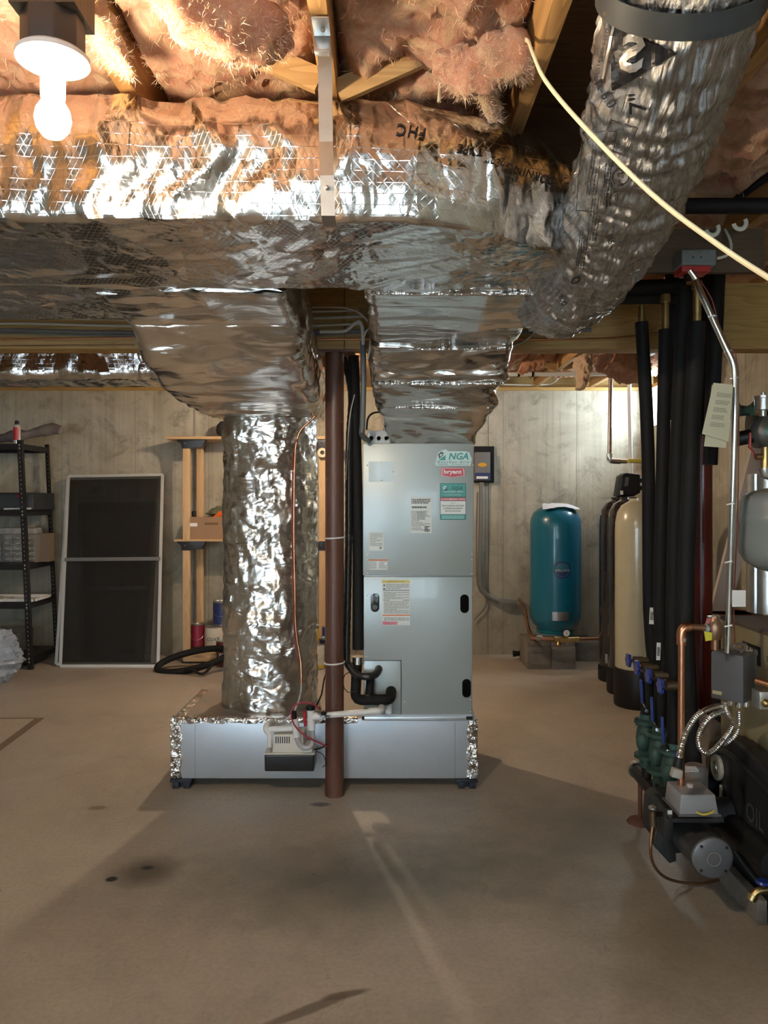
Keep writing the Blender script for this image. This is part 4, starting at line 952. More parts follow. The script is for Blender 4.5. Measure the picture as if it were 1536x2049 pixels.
for i in range(46):
    a = rnd.uniform(0, 2*PI); q = c+Vector((.006*math.cos(a), 0, .006*math.sin(a))); dv = Vector((math.cos(a), rnd.uniform(-.7, .7), math.sin(a))).normalized(); br.cyl(q+Vector((.012*(i % 3-1), 0, -.010*(i % 3-1))), q+dv*.018+Vector((.012*(i % 3-1), 0, -.010*(i % 3-1))), .0009, 4)
br.sphere(c, .009, 8, (1.6, 1, 1)); one('wire_brush', br, MBLK, 'small black bristle brush tucked beside the brown column', 'brush')
bt_ = thing('drain_bottle', 'small white bottle under the black elbow on the air handler', 'bottle', P(777, 1428, 3.83))
MB().lathe([(0, 0), (.016, 0), (.0165, .004), (.0165, .046), (.012, .054), (0, .055)], P(777, 1427, 3.83), 24).build('body', MPVC, bt_)
letters('Sure', P(777, 1411, 3.812), UX, UZ, w=.022, mat=M('blue_print', (.05, .08, .35), .4), parent=bt_, lift=0)
# copper line and clear hose on the riser
cable('copper_line', [P(655, 778, 3.93), P(645, 808, 3.93), P(628, 835, 3.93), P(602, 860, 3.935), P(593, 885, 3.935), P(590, 915, 3.935), P(588, 1000, 3.94), P(588, 1090, 3.935), P(590, 1180, 3.93), P(592, 1260, 3.93), P(601, 1320, 3.925), P(603, 1360, 3.91), P(603, 1372, 3.90)], .0062, MCOP, 'bare copper tube strapped down the front of the foil riser', 'pipe', n=10, step=.02)
cable('electric_cable', [P(594, 878, 3.93), P(586, 915, 3.935), P(584.5, 1000, 3.94), P(585, 1140, 3.935), P(590, 1290, 3.93), P(598, 1330, 3.925)], .0032, M('red_brown_wire', (.28, .06, .04), .4), 'thin red-brown wire taped beside the copper tube')
cable('clear_hose', [P(603, 1368, 3.90), P(601, 1390, 3.89), P(590, 1420, 3.85), P(572, 1440, 3.84), P(553, 1453, 3.83)], .005, MCLR, 'clear vinyl hose from the copper tube to the drain', 'hose', n=10, step=.02)

# ================================================================ LEFT: BLACK SHELVING, SCREENS, WOODEN RACK
MST = M('black_shelf_steel', (.020, .018, .020), .4, .3)
sh = thing('shelving_unit', 'black slotted steel shelving unit against the rear wall at left', 'shelf', (-3.7, 6.8, 0))
LEAN = -.046
LV = [.10, .563, .896, 1.356, 1.925]
for x0 in (-3.00, -4.28):
    for y0 in (6.56, 7.10):
        m = MB(); s = 1 if x0 < -4 else -1; yy = 1 if y0 < 7 else -1
        a, b = Vector((x0, y0, 0)), Vector((x0+LEAN*1.96, y0, 1.96))
        m.bar(a+Vector((s*.02, 0, 0)), b+Vector((s*.02, 0, 0)), .04, .003, (0, 1, 0)); m.bar(a+Vector((0, yy*.018, 0)), b+Vector((0, yy*.018, 0)), .003, .036, (0, 1, 0))
        m.build('post', MST, sh)
        if x0 > -4:
            h = MB(); z = .06
            while z < 1.9:
                xx = x0+LEAN*z; h.sphere((xx+s*.02, y0-.003, z), .005, 6, (.8, .3, 1.5)); z += .038
            h.build('slot_row', M('slot_light', (.30, .28, .24), .6), sh)
for z in LV:
    m = MB(); x1 = -3.00+LEAN*z; x0 = -4.28+LEAN*z
    m.box(x0, x1, 6.565, 7.095, z-.004, z+.004); m.box(x0, x1, 6.563, 6.568, z-.045, z+.004); m.box(x1-.004, x1-.001, 6.565, 7.095, z-.045, z+.004); m.box(x0, x1, 7.092, 7.097, z-.045, z+.004)
    m.build('shelf', MST, sh)
    for dz in (-.008, -.034): MB().sphere((x1-.02, 6.558, z+dz), .006, 8).build('rivet', M('bright_rivet', (.7, .7, .7), .3, .8), sh)
zt = LV[4]+.006
sc = thing('spray_can', 'red and white aerosol can on top of the black shelving', 'can', P(34, 880, 6.62))
cx = P(34, 0, 6.62).x
MB().lathe([(0, zt), (.028, zt), (.029, zt+.008), (.029, zt+.145), (.022, zt+.163), (.020, zt+.165)], (cx, 6.62, 0), 24).build('body', M('can_white', (.72, .70, .68), .3, .3), sc)
MB().lathe([(.0295, zt+.03), (.0295, zt+.14)], (cx-.001, 6.619, 0), 24).build('label_wrap', M('can_red', (.50, .03, .035), .35), sc)
MB().lathe([(0, zt+.164), (.017, zt+.164), (.017, zt+.196), (.013, zt+.200), (0, zt+.200)], (cx, 6.62, 0), 20).build('cap', MBLK, sc)
def blobby(c, r, seed, amp=.25, n=26, sc=(1, 1, 1), f=5., zmin=None):
    m = MB().sphere((0, 0, 0), 1, n, (1, 1, 1)); c = Vector(c)
    for i, v in enumerate(m.v):
        d = 1+amp*fbm(v.x*f*.3+seed, v.y*f*.3, v.z*f*.3)+amp*.6*rdg(v.x*f*.5, v.y*f*.5+seed, v.z*f*.5)
        q = c+Vector((v.x*r*sc[0]*d, v.y*r*sc[1]*d, v.z*r*sc[2]*d))
        if zmin is not None: q.z = max(q.z, zmin)
        m.v[i] = q
    return m
MFILM = M('wrapped_plastic', (.20, .17, .16), .15, coat=.8, var=.3, bump=.3, bs=20.)
m = MB(); pp = smooth([Vector((-4.1, 6.75, zt+.05)), Vector((-3.5, 6.72, zt+.045)), P(60, 868, 6.70), P(105, 858, 6.68), P(122, 862, 6.66)], .03)
m.tube(pp, [.045+.01*math.sin(i*.7) for i in range(len(pp))], 24, flat=.75)
for i, v in enumerate(m.v): m.v[i] = Vector((v.x, v.y, max(zt+.001 if v.x < -3.11 else zt-.04, v.z+.012*nz(v.x*16, v.y*16, v.z*30))))
one('plastic_wrapped_roll', m, MFILM, 'dark roll wrapped in clear plastic sticking out of the top shelf', 'roll')
z2 = LV[3]+.006
m = rbox(-3.85, P(86, 0, 6.8).x, 6.62, 7.05, z2, z2+.15, .006); ca = one('carrying_case', m, M('black_case', (.03, .032, .036), .45), 'black tool case on the second shelf from the top', 'case', bevel=.012)
o = MB().sphere((P(37, 0, 6.60).x, 6.60, z2+.12), .014, 10).build('red_latch', M('red_plastic', (.5, .02, .02)), None); tag(o, 'small red knob on the black tool case', 'knob'); o.parent = ca; o.name = 'latch'
o.location = OFF[o.name] - OFF[ca.name] if o.name in OFF else o.location - ca.location
for k_ in ('label', 'category'): del o[k_]
m = MB().cyl(P(8, 1010, 6.60)+Vector((0, 0, -.0)), P(62, 1009, 6.60), .008, 10); m.v = [Vector((v.x, v.y, v.z-(P(8, 1010, 6.6).z-z2-.008))) for v in m.v]
one('white_rod', m, MPVC, 'short white rod lying at the front of the second shelf', 'rod')
z3 = LV[2]+.006
dc = thing('drawer_organizer', 'small parts organizer with clear drawers on the third shelf', 'organizer', (-3.4, 6.85, z3))
dx1 = P(72, 0, 6.72).x; dx0 = dx1-.50
MB().box(dx0, dx1, 6.725, 6.90, z3, z3+.245).build('body', M('organizer_grey', (.20, .18, .15), .5), dc, bevel=.004)
MB().box(dx1+.001, dx1+.075, 6.80, 6.92, z3, z3+.25).build('back_box', M('dull_cardboard', (.19, .14, .10), .8), dc)
for r in range(5):
    for q in range(5):
        x = dx0+.01+q*.097; z = z3+.008+r*.047
        d_ = MB().box(x, x+.09, 6.712, 6.724, z, z+.041).build('drawer', M('clear_drawer', (.22, .23, .23), .15, coat=.6, var=.4, vs=20.), dc, bevel=.003)
        MB().box(x+.03, x+.06, 6.704, 6.712, z+.016, z+.022).build('pull', M('clear_drawer_pull', (.45, .46, .45), .2), d_)
m = rbox(dx0+.1, dx1-.02, 6.75, 6.9, z3+.247, z3+.30, .01); one('parts_case', m, M('translucent_case', (.32, .32, .31), .3, coat=.5, var=.3, vs=14.), 'translucent case on top of the drawer organizer', 'case', bevel=.006)
z4 = LV[1]+.006
ty = thing('tray', 'white tray of hardware on the fourth shelf', 'tray', (-3.4, 6.8, z4))
tx1 = P(84, 0, 6.75).x
m = MB(); m.box(-3.85, tx1, 6.60, 6.95, z4, z4+.006); m.box(-3.85, tx1, 6.60, 6.606, z4, z4+.028); m.box(-3.85, tx1, 6.944, 6.95, z4, z4+.028); m.box(tx1-.006, tx1, 6.6, 6.95, z4, z4+.028)
m.build('tray_pan', MPVC, ty)
rnd = random.Random(5)
for i, (nm, mt, lb) in enumerate((('fitting', MBRASS, 'brass fitting lying in the white tray on the shelf'), ('wooden_offcut', wood('pale_offcut', (.5, .36, .2), (.4, .27, .14), 0), 'wooden offcut in the white tray'), ('putty_knife', MGALV, 'steel hand tool at the left of the white tray'))):
    x = -3.55+i*.13; m = MB().bar((x, 6.65, z4+.022), (x+.09, 6.72, z4+.03), .03, .018); one(nm, m, mt, lb, nm.split('_')[-1], bevel=.003)
tb = rbox(-3.75, P(36, 0, 6.72).x, 6.66, 7.0, LV[0]+.006, LV[0]+.19, -.012); one('storage_tote', tb, M('smoky_tote', (.10, .11, .11), .2, coat=.5), 'smoky clear plastic tote on the bottom shelf', 'box', bevel=.008)
MBAG = M('clear_plastic_bag', (.62, .72, .85), .1, coat=1., var=.12, vs=10., bump=1., bs=22., alpha=.42)
one('plastic_bag', blobby((-3.15, 6.12, .20), .22, 2.2, .16, 40, (1.15, .8, 1.0), 14., .003), MBAG, 'crumpled clear plastic bag on the floor by the shelving', 'bag')
# floor mat
m = MB().prism([(-2.25, 3.97), P(87, 1438, 5.09).to_2d(), P(78, 1446, 5.0).to_2d(), P(0, 1505, 4.42).to_2d(), (-2.6, 4.08), (-3.2, 4.4), (-3.2, 5.12)][1:], .0, .008, 'XY')
mt_ = thing('floor_mat', 'beige floor mat with a brown border at the left edge', 'mat', (-2.8, 4.8, 0))
M1 = [(-2.20, 5.09), (-2.24, 4.42), (-3.4, 4.42), (-3.4, 5.09)]
e0, e1 = P(88, 1438, 5.095), P(0, 1503, 4.437)
dirv = (e1-e0); dirv.z = 0; dirv.normalize(); far = e0; near = e0+dirv*1.4
left = Vector((-1.2, 0, 0))
poly = [(far.x, far.y), (near.x, near.y), (near.x-1.0, near.y), (far.x-1.6, far.y)]
MB().prism(poly, 0, .006, 'XY').build('border', M('mat_border', (.20, .14, .10), .8), mt_)
ins_ = [(far.x-.05, far.y-.035), (near.x-.045, near.y+.03), (near.x-.96, near.y+.03), (far.x-1.55, far.y-.035)]
MB().prism(ins_, .006, .009, 'XY').build('pile', M('mat_beige', (.42, .37, .30), .95, var=.15, vs=60., bump=.5, bs=200.), mt_)
# window screens
MALU = M('white_aluminium', (.66, .66, .63), .35, .3); MALG = M('grey_aluminium', (.24, .24, .24), .4, .5); MMESH = M('insect_mesh', (.014, .013, .012), .75, alpha=.62)
def screen(bl, br, tl, tr, w, mat, label, bar=None, barmat=None):
    bl, br, tl, tr = map(Vector, (bl, br, tl, tr)); t = thing('window_screen', label, 'screen', (bl+br)/2)
    n = (br-bl).cross(tl-bl).normalized()
    for a, b in ((bl, br), (tl, tr), (bl, tl), (br, tr)): MB().bar(a, b, w, .012, n).build('frame_rail', mat, t)
    e = n*.003; MB().add([bl+e, br+e, tr+e, tl+e], [(0, 1, 2, 3)]).build('mesh', MMESH, t, smooth_=False)
    if bar is not None:
        MB().bar(bl.lerp(tl, bar)+n*.006, br.lerp(tr, bar)+n*.006, .032, .014, n).build('mid_bar', barmat or MALG, t)
screen((-2.80, 6.66, .010), (-1.955, 6.66, .010), (-2.905, 7.09, 1.665), (-2.04, 7.09, 1.68), .026, MALU, 'front white framed patio door screen leaning on the wall', .545)
screen((-2.87, 6.74, .010), (-2.03, 6.74, .010), (-2.925, 7.125, 1.645), (-2.06, 7.125, 1.66), .026, MALU, 'white framed screen just behind the front one, showing at left')
screen((-2.72, 6.95, .010), (-2.18, 6.95, .010), (-2.83, 7.165, 1.40), (-2.13, 7.165, 1.42), .03, MALG, 'smaller grey framed screen seen through the front screen', .45)
# wooden rack
MPINE = wood('pine', (.66, .46, .26), (.52, .33, .16), 2); MPINEX = wood('pine_board', (.66, .46, .26), (.52, .33, .16), 0); MPBR = M('black_bracket', (.022, .022, .026), .4)
rk = thing('wooden_rack', 'pine rack with black plastic brackets behind the foil riser', 'shelf', (-1.15, 7.0, 0))
RXS = (-1.755, -.545)
for x in RXS:
    for y, dx in ((6.85, 0), (7.12, .055)):
        x_ = x+dx
        MB().box(x_-.032, x_+.032, y-.019, y+.019, .015, 1.95).build('post', MPINE, rk, bevel=.003)
        if dx == 0:
            for z in (1.95, 1.045):
                MB().prism([(x_-.05, z), (x_-.085, z+.028), (x_-.085, z+.035), (x_+.17, z+.035), (x_+.17, z+.028), (x_+.135, z-.035), (x_+.06, z-.035), (x_+.05, z-.045), (x_-.038, z-.045)], 6.825, 6.90).build('bracket', MPBR, rk, bevel=.003)
                MB().sphere((x_-.01, 6.822, z), .006, 8).build('screw', MCHROME, rk)
        MB().box(x_-.04, x_+.04, y-.03, y+.03, 0, .015).build('foot', MPBR, rk)
MB().box(-1.93, -.45, 6.80, 7.17, 1.986, 2.012).build('shelf_board', MPINEX, rk, bevel=.002)
MB().box(-1.86, -.47, 6.81, 7.16, 1.081, 1.098).build('shelf_board', MPINEX, rk, bevel=.002)
MB().box(-1.77, -.52, 6.80, 7.15, .075, .095).build('shelf_board', MPINEX, rk, bevel=.002)
MB().box(-1.77, -.52, 6.795, 6.83, .02, .075).build('front_rail', MPINEX, rk, bevel=.002)
m = MB(); xa, xb, za = P(378, 0, 6.84).x, P(470, 0, 6.84).x, 1.098
m.box(xa, xb, 6.835, 6.84, za, za+.20); m.box(xa, xb, 7.13, 7.135, za, za+.20); m.box(xa, xa+.005, 6.84, 7.13, za, za+.2); m.box(xb-.005, xb, 6.84, 7.13, za, za+.2); m.box(xa, xb, 6.84, 7.13, za, za+.005)
cb = thing('cardboard_box', 'open brown cardboard box on the middle shelf of the rack', 'box', ((xa+xb)/2, 6.98, za))
m.build('box', M('brown_cardboard', (.32, .20, .12), .8, var=.08), cb)
MB().box(xa+.14, xa+.26, 6.833, 6.836, za+.13, za+.15).build('hand_slot', M('slot_dark', (.18, .11, .06), .9), cb)
MB().box(xa-.001, xa+.075, 6.832, 6.835, za+.115, za+.145).build('white_tape', MPVC, cb)
one('bottle', MB().tube([P(418, 1042, 6.92), P(432, 1038, 6.92), P(442, 1030, 6.92), P(455, 1030, 6.92)], [.022, .03, .045, .045], 16, step=.03), M('orange_plastic', (.80, .16, .03), .35), 'orange plastic bottle lying in the cardboard box', 'bottle')
one('bag_of_rags', blobby(P(448, 1026, 7.05), .10, 6., .3, 20, (1.3, .5, .5), 8.), M('olive_bag', (.16, .17, .10), .5, var=.3), 'olive bag sticking up from the cardboard box', 'bag')
one('black_block', MB().box(P(384, 0, 6.95).x, P(392, 0, 6.95).x, 6.93, 6.97, za+.20-.01, za+.25), MBLK, 'small black block behind the left post of the rack', 'block', bevel=.003)
one('dark_pouch', blobby((P(450, 0, 6.95).x, 6.95, 2.012+.075), .075, 3., .12, 20, (1.1, .8, 1.0), 5., 2.0125), M('black_cloth', (.03, .03, .03), .8), 'black pouch on the top board of the rack', 'bag')
MTINL = M('tin_lid', (.5, .5, .48), .3, .9)
def can(x, y, z, r, h, mat, label, lab2=None, word=None, wm=None):
    t = thing('paint_can', label, 'can', (x, y, z))
    MB().lathe([(0, z), (r, z), (r+.002, z+.004), (r, z+.008), (r, z+h-.010), (r+.003, z+h-.006), (r+.003, z+h), (r-.008, z+h), (r-.010, z+h-.006), (0, z+h-.006)], (x, y, 0), 32).build('tin', MTINL, t)
    MB().lathe([(r+.0008, z+.012), (r+.0008, z+h-.014)], (x, y, 0), 32).build('label_wrap', mat, t)
    MB().tube([(x-r-.002, y, z+h*.75), (x-r*.8, y-r*.75, z+h*.5), (x, y-r-.01, z+h*.4), (x+r*.8, y-r*.75, z+h*.5), (x+r+.002, y, z+h*.75)], .0018, 6, step=.02).build('bail_handle', MTINL, t)
    if lab2: MB().lathe([(r+.0016, z+.012), (r+.0016, z+h*.18)], (x, y, 0), 32).build('label_band', lab2, t)
    if word:
        vs, fs = text2d(word, bold=.02); vs = fit(vs, w=r*1.3); m_ = MB(); ang = [v.x/(r+.002) for v in vs]
        m_.add([Vector((x+(r+.003)*math.sin(a), y-(r+.003)*math.cos(a), z+h*.5+v.y)) for a, v in zip(ang, vs)], fs); m_.build('lettering', wm or MTXT, t, smooth_=False)
    return t
MNAV = M('label_navy', (.03, .045, .16), .4); MMAR = M('label_maroon', (.26, .02, .05), .4); MCRL = M('label_cream', (.62, .57, .46), .45); MYEL = M('label_yellow', (.62, .42, .04), .4); MRST = M('label_brown_red', (.17, .03, .03), .4)
s_ = 6.93/F
can(P(396, 0, 6.96).x, 6.96, .095, .062, .235, MMAR, 'maroon paint can on the bottom shelf, left of the cream one', M('label_dark_brown', (.10, .03, .02), .4))
can(P(430, 0, 6.93).x, 6.93, .095, .092, .225, MCRL, 'cream paint can lettered COAT on the bottom shelf of the rack', MYEL, 'COAT')
can(P(446, 0, 6.95).x, 6.95, .321, .088, .215, MNAV, 'navy and white paint can stacked on the cream one')
can(P(453, 0, 6.70).x, 6.70, 0, .088, .23, MRST, 'dark red paint can on the floor beside the foil riser', M('label_dark_brown', (.10, .03, .02), .4), 'Wood', MWS)
can(P(632, 0, 6.95).x, 6.95, .095, .085, .22, MYEL, 'yellow paint can on the rack, right of the riser')
can(P(653, 0, 6.88).x, 6.88, .095, .060, .235, MNAV, 'blue paint can right of the riser, behind the brown column', MNAV, 'PRO', MWS)
can(P(631, 0, 6.62).x, 6.62, 0, .085, .22, MCRL, 'cream and yellow paint can on the floor right of the riser', MYEL)
can(P(655, 0, 6.66).x, 6.66, 0, .07, .26, M('label_black_blue', (.015, .02, .05), .4), 'dark blue paint can on the floor behind the brown column')
t = thing('paper_roll', 'small orange and white roll hung on the right post of the rack', 'roll', P(645, 907, 6.78))
MB().lathe([(.042, -.03), (.042, .03), (.018, .03), (.018, -.03), (.042, -.03)], P(645, 906, 6.79), 28, 'Y').build('roll', M('roll_cream', (.70, .60, .45), .6), t)
MB().cyl(P(645, 906, 6.75), P(645, 906, 6.822), .012, 12).build('peg', MPBR, t)
tyr = MB(); cz = .0
ring_ = []
for i in range(41):
    a = 2*PI*i/40; ring_.append(Vector((-1.62+.30*math.cos(a), 6.52+.12*math.sin(a), .09+.055*math.sin(a)*1.0+.06*math.cos(a))))
tyr.tube(ring_, .028, 14, cap=False); tyr.v = [Vector((v.x, v.y, max(v.z, .002))) for v in tyr.v]
one('bicycle_tyre', tyr, MRUB, 'black bicycle tyre lying on the floor before the rack', 'tyre')
one('strap_bundle', MB().tube([P(352, 1350, 6.45), P(380, 1340, 6.35), P(405, 1349, 6.3), P(425, 1330, 6.4)], .012, 8, step=.03), MRUB, 'black strap trailing under the bicycle tyre', 'strap')

# ================================================================ REAR WALL, RIGHT OF THE AIR HANDLER
ep = thing('disconnect_box', 'grey electrical box on a black board on the rear wall', 'electrical box', P(968, 960, 7.15))
a, b = P(948, 966, 7.17), P(988, 893, 7.17); MB().box(a.x, b.x, 7.165, 7.198, a.z, b.z).build('backing_board', MBLK, ep)
a, b = P(950, 961, 7.1), P(980, 905, 7.1); MB().box(a.x, b.x, 7.08, 7.165, a.z, b.z).build('enclosure', M('enclosure_grey', (.20, .20, .21), .4), ep, bevel=.004)
a, b = P(950, 960, 7.08), P(980, 946, 7.08); MB().box(a.x, b.x, 7.077, 7.08, a.z, b.z).build('label_band', MNAV, ep)
a, b = P(953, 958, 7.07), P(976, 953, 7.07); MB().box(a.x, b.x, 7.074, 7.077, a.z, b.z).build('white_label', MWS, ep)
c_ = P(965, 930, 7.07); MB().prism([(c_.x+.040*math.cos(i*PI/10), c_.z+.019*math.sin(i*PI/10)) for i in range(20)], 7.076, 7.08).build('warning_oval', M('warning_orange', (.80, .42, .03), .4), ep)
cable('wall_conduit', [P(963, 965, 7.12), P(962, 1050, 7.12), P(960, 1140, 7.13), P(965, 1180, 7.13), P(985, 1198, 7.13), P(1000, 1203, 7.13)], .022, M('conduit_grey', (.20, .20, .19), .45, .3), 'grey conduit curving down the rear wall below the disconnect box', 'pipe', n=14, step=.04)
cable('wall_conduit', [P(955, 985, 7.15), P(953, 1080, 7.16), P(955, 1170, 7.16), P(972, 1195, 7.16), P(970, 1215, 7.16), P(948, 1240, 7.16)], .007, MGCAB, 'thin black cable down the rear wall beside the grey conduit', 'cable', step=.04)
m = MB().bar(P(998, 1204, 7.13), P(1034, 1206, 7.12), .05, .05); one('splice_box', m, M('conduit_grey', (.20, .20, .19), .45), 'grey rectangular conduit body left of the blue tank', 'electrical box', bevel=.006)
cable('well_pipe', [P(1039, 1200, 7.19), P(1043, 1206, 7.05), P(1052, 1232, 6.85), P(1058, 1262, 6.68), P(1066, 1275, 6.55), P(1075, 1278, 6.5)], .016, MCOPD, 'dull copper pipe coming out of the wall to the blue tank', 'pipe', n=12, step=.02)
cable('gauge_cable', [P(1042, 1200, 6.98), P(1056, 1215, 6.8), P(1060, 1250, 6.5), P(1075, 1268, 6.42), P(1110, 1272, 6.40), P(1118, 1274, 6.42)], .006, MGCAB, 'grey cable curving round the foot of the blue tank', step=.02)
wt = thing('pressure_tank', 'blue well pressure tank standing on concrete blocks', 'tank', (P(1111, 0, 6.75).x, 6.75, .235))
tx_, ty_ = P(1111, 0, 6.75).x, 6.75
MBLU = M('tank_blue', (.006, .145, .24), .28, coat=.4)
tz = lambda py: EYE+(HZ-py)*6.75/F
zz = [(0, 1012), (.09, 1013), (.15, 1017), (.195, 1026), (.218, 1040), (.222, 1055), (.222, 1100), (.222, 1220), (.218, 1235), (.20, 1246), (.17, 1253), (.165, 1256)]
MB().lathe([(r, tz(py)) for r, py in zz][::-1], (tx_, ty_, 0), 48).build('shell', MBLU, wt)
MB().lathe([(.155, tz(1256)), (.165, tz(1258)), (.165, .236), (.155, .236)], (tx_, ty_, 0), 48).build('skirt', MBLU, wt)
def curved(cx, cy, r, a0, w, zc, h, mat, parent, name, outline=None):
    m_ = MB(); n = 12
    if outline is None:
        for i in range(n+1):
            a = a0-w/2/r+w/r*i/n
            for z in (zc-h/2, zc+h/2): m_.v.append(Vector((cx+r*math.sin(a), cy-r*math.cos(a), z)))
        m_.f = [(2*i, 2*i+2, 2*i+3, 2*i+1) for i in range(n)]
    else:
        vs, fs = refine([Vector((p[0], p[1], 0)) for p in outline[0]], outline[1], .02)
        m_.add([Vector((cx+r*math.sin(a0+v.x/r), cy-r*math.cos(a0+v.x/r), zc+v.y)) for v in vs], fs)
    return m_.build(name, mat, parent, smooth_=False)
a0 = .04
ol = rr2(.145, .145, .055, 6); curved(tx_, ty_, .2235, a0, 0, tz(1136), 0, MNAV, wt, 'badge', (ol, [tuple(range(len(ol)))]))
ol2 = rr2(.118, .118, .045, 6); curved(tx_, ty_, .2242, a0, 0, tz(1136), 0, M('badge_teal', (.03, .16, .24), .4), wt, 'badge_ring', (ol2, [tuple(range(len(ol2)))]))
ol3 = [(-.05, -.012), (.05, -.012), (.048, -.03), (.03, -.05), (0, -.055), (-.03, -.05), (-.048, -.03)]; curved(tx_, ty_, .2248, a0, 0, tz(1136), 0, MNAV, wt, 'badge_wave', (ol3, [tuple(range(7))]))
vs, fs = text2d('WELL-RITE', bold=.02); vs = fit(vs, w=.13, h=.017); curved(tx_, ty_, .2256, a0, 0, tz(1137), 0, M('badge_gold', (.55, .55, .45), .4), wt, 'lettering', (vs, fs))
curved(tx_, ty_, .2235, -.02, .145, tz(1226), .075, M('plate_metal', (.38, .36, .35), .35, .8), wt, 'rating_plate')
g = thing('pressure_gauge', 'round white pressure gauge at the foot of the blue tank', 'gauge', P(1133, 1267, 6.42))
gc = P(1133, 1267, 6.42); MB().lathe([(0, 0), (.032, 0), (.032, .028), (0, .028)], gc, 28, 'Y').build('case', MBLK, g)
MB().lathe([(0, -.002), (.027, -.002), (.027, 0), (0, 0)], gc, 28, 'Y').build('dial', MWS, g)
MB().bar(gc+Vector((.004, -.004, -.014)), gc+Vector((-.006, -.004, .014)), .003, .001).build('needle', MBLK, g)
MB().cyl(gc+Vector((0, .014, -.03)), gc+Vector((0, .014, -.055)), .008, 10).build('stem', MBRASS, g)
mf = thing('tank_manifold', 'tarnished brass and copper manifold in front of the blue tank', 'pipe', P(1120, 1280, 6.46))
MB().tube([P(1062, 1277, 6.5), P(1110, 1279, 6.46)], .019, 14).build('pipe', MCOPD, mf)
MB().tube([P(1108, 1279, 6.45), P(1132, 1280, 6.45)], .030, 14).build('tee', MBRASS, mf); MB().tube([P(1132, 1280, 6.45), P(1158, 1279, 6.45)], .022, 14).build('valve', MBRASS, mf)
MB().cyl(P(1117, 1284, 6.44), P(1117, 1292, 6.42), .018, 12).build('drain_tap', MBRASS, mf); MB().tube([P(1158, 1279, 6.45), P(1196, 1278, 6.5)], .014, 12).build('outlet_pipe', MCOPD, mf)
MB().bar(P(1146, 1273, 6.43), P(1176, 1271, 6.43), .012, .004).build('lever', MBLK, mf); MB().cyl(P(1072, 1276, 6.49), P(1084, 1277, 6.49), .026, 12).build('union', MGALV, mf)
MCMU = M('concrete_block', (.21, .19, .165), .9, var=.2, vs=14., bump=.6, bs=70.)
zb = .233
for (px0, px1, lb) in ((1055, 1103, 'left concrete block under the blue tank'), (1103.5, 1152, 'right concrete block under the blue tank')):
    a, b = P(px0, 0, 6.58).x, P(px1, 0, 6.58).x; t = thing('concrete_block', lb, 'block', ((a+b)/2, 6.78, 0), 'concrete blocks carrying the blue tank')
    MB().box(a, b-.002, 6.58, 6.98, 0, .19).build('block_body', MCMU, t, bevel=.004)
    MB().box(a-.0, b-.002, 6.60, 6.98, .19, zb).build('cap_slab', MCMU, t, bevel=.004)
    for k in range(2): MB().box(a+.012, b-.014, 6.574, 6.581, .04+k*.105, .055+k*.105).build('rib', MCMU, t)
m = MB().box(P(1152, 0, 6.9).x, P(1200, 0, 6.9).x, 6.9, 7.05, 0, .17); one('floor_curb', m, MCMU, 'low concrete curb between the blocks and the dark tanks', 'block', bevel=.006)
m = MB(); vs = [P(1070, 1018, 6.62), P(1092, 1006, 6.85), P(1150, 1010, 6.85), P(1156, 1018, 6.7), P(1148, 1029, 6.58), P(1100, 1022, 6.55)]
top = [v+Vector((0, 0, .02)) for v in vs]
tk = [Vector((P(1095, 0, 6.6).x, 6.60, tz(1012)-.012)), Vector((P(1150, 0, 6.6).x, 6.60, tz(1012)-.055)), Vector((P(1155, 0, 6.6).x, 6.80, tz(1012)-.02)), Vector((P(1098, 0, 6.6).x, 6.90, tz(1012)+.012)), Vector((P(1074, 0, 6.6).x, 6.74, tz(1012)-.03))]
n = 14; m = MB()
for i in range(n+1):
    for j in range(n+1):
        u, v = i/n, j/n; x = tx_+(-.15+.33*u)+.05*v; y = ty_-.19+.30*v+.04*u; r = math.hypot(x-tx_, y-ty_)
        zsurf = tz(1012)-max(0, r-.07)**2*2.2-.001
        m.v.append(Vector((x, y, max(zsurf+.012, tz(1012)-.03)+.012*abs(nz(x*20, y*20, 2))+.008*v)))
m.f = [(i*(n+1)+j, i*(n+1)+j+1, (i+1)*(n+1)+j+1, (i+1)*(n+1)+j) for i in range(n) for j in range(n)]
one('paperwork', m, M('white_paper', (.72, .72, .74), .5, bump=.15, bs=20.), 'sheets of white paper lying on top of the blue tank', 'paper')
one('pipe_elbow', MB().tube([P(1026, 1308, 6.95), P(1036, 1308, 6.95), P(1042, 1304, 7.02)], [.03, .022, .02], 14), MBLK, 'small black pipe fitting on the floor left of the blocks', 'fitting')
# softener tanks
def tanks():
    for (px, d, r, zt_, mat, bm, lb, bh) in ((1237, 6.2, .152, 1.44, 'b', None, 'dark filter tank farthest left and rearmost of the three', 0), (1257, 5.8, .152, 1.44, 'b', None, 'dark filter tank in the middle of the three', .19), (1276, 5.44, .158, 1.43, 'c', 1, 'cream water softener tank with black base', .27)):
        c = P(px, 0, d); t = thing('filter_tank', lb, 'tank', (c.x, d, 0))
        mt = M('tank_black', (.012, .010, .014), .12, coat=.8, bump=.08, bs=25.) if mat == 'b' else M('tank_cream', (.47, .43, .30), .25, coat=.5, bump=.12, bs=35., var=.05)
        MB().lathe([(0, .04), (r-.01, .04), (r, .06), (r, zt_-.20), (r*.985, zt_-.14), (r*.9, zt_-.07), (r*.72, zt_-.02), (r*.45, zt_+.005), (.06, zt_+.012), (.06, zt_+.03), (0, zt_+.03)], (c.x, d, 0), 48).build('shell', mt, t)
        h = bh or .12
        MB().lathe([(0, 0), (r+.004, 0), (r+.008, .01), (r+.008, h-.012), (r+.002, h), (0, h)], (c.x, d, 0), 48).build('base', MBLK, t)
tanks()
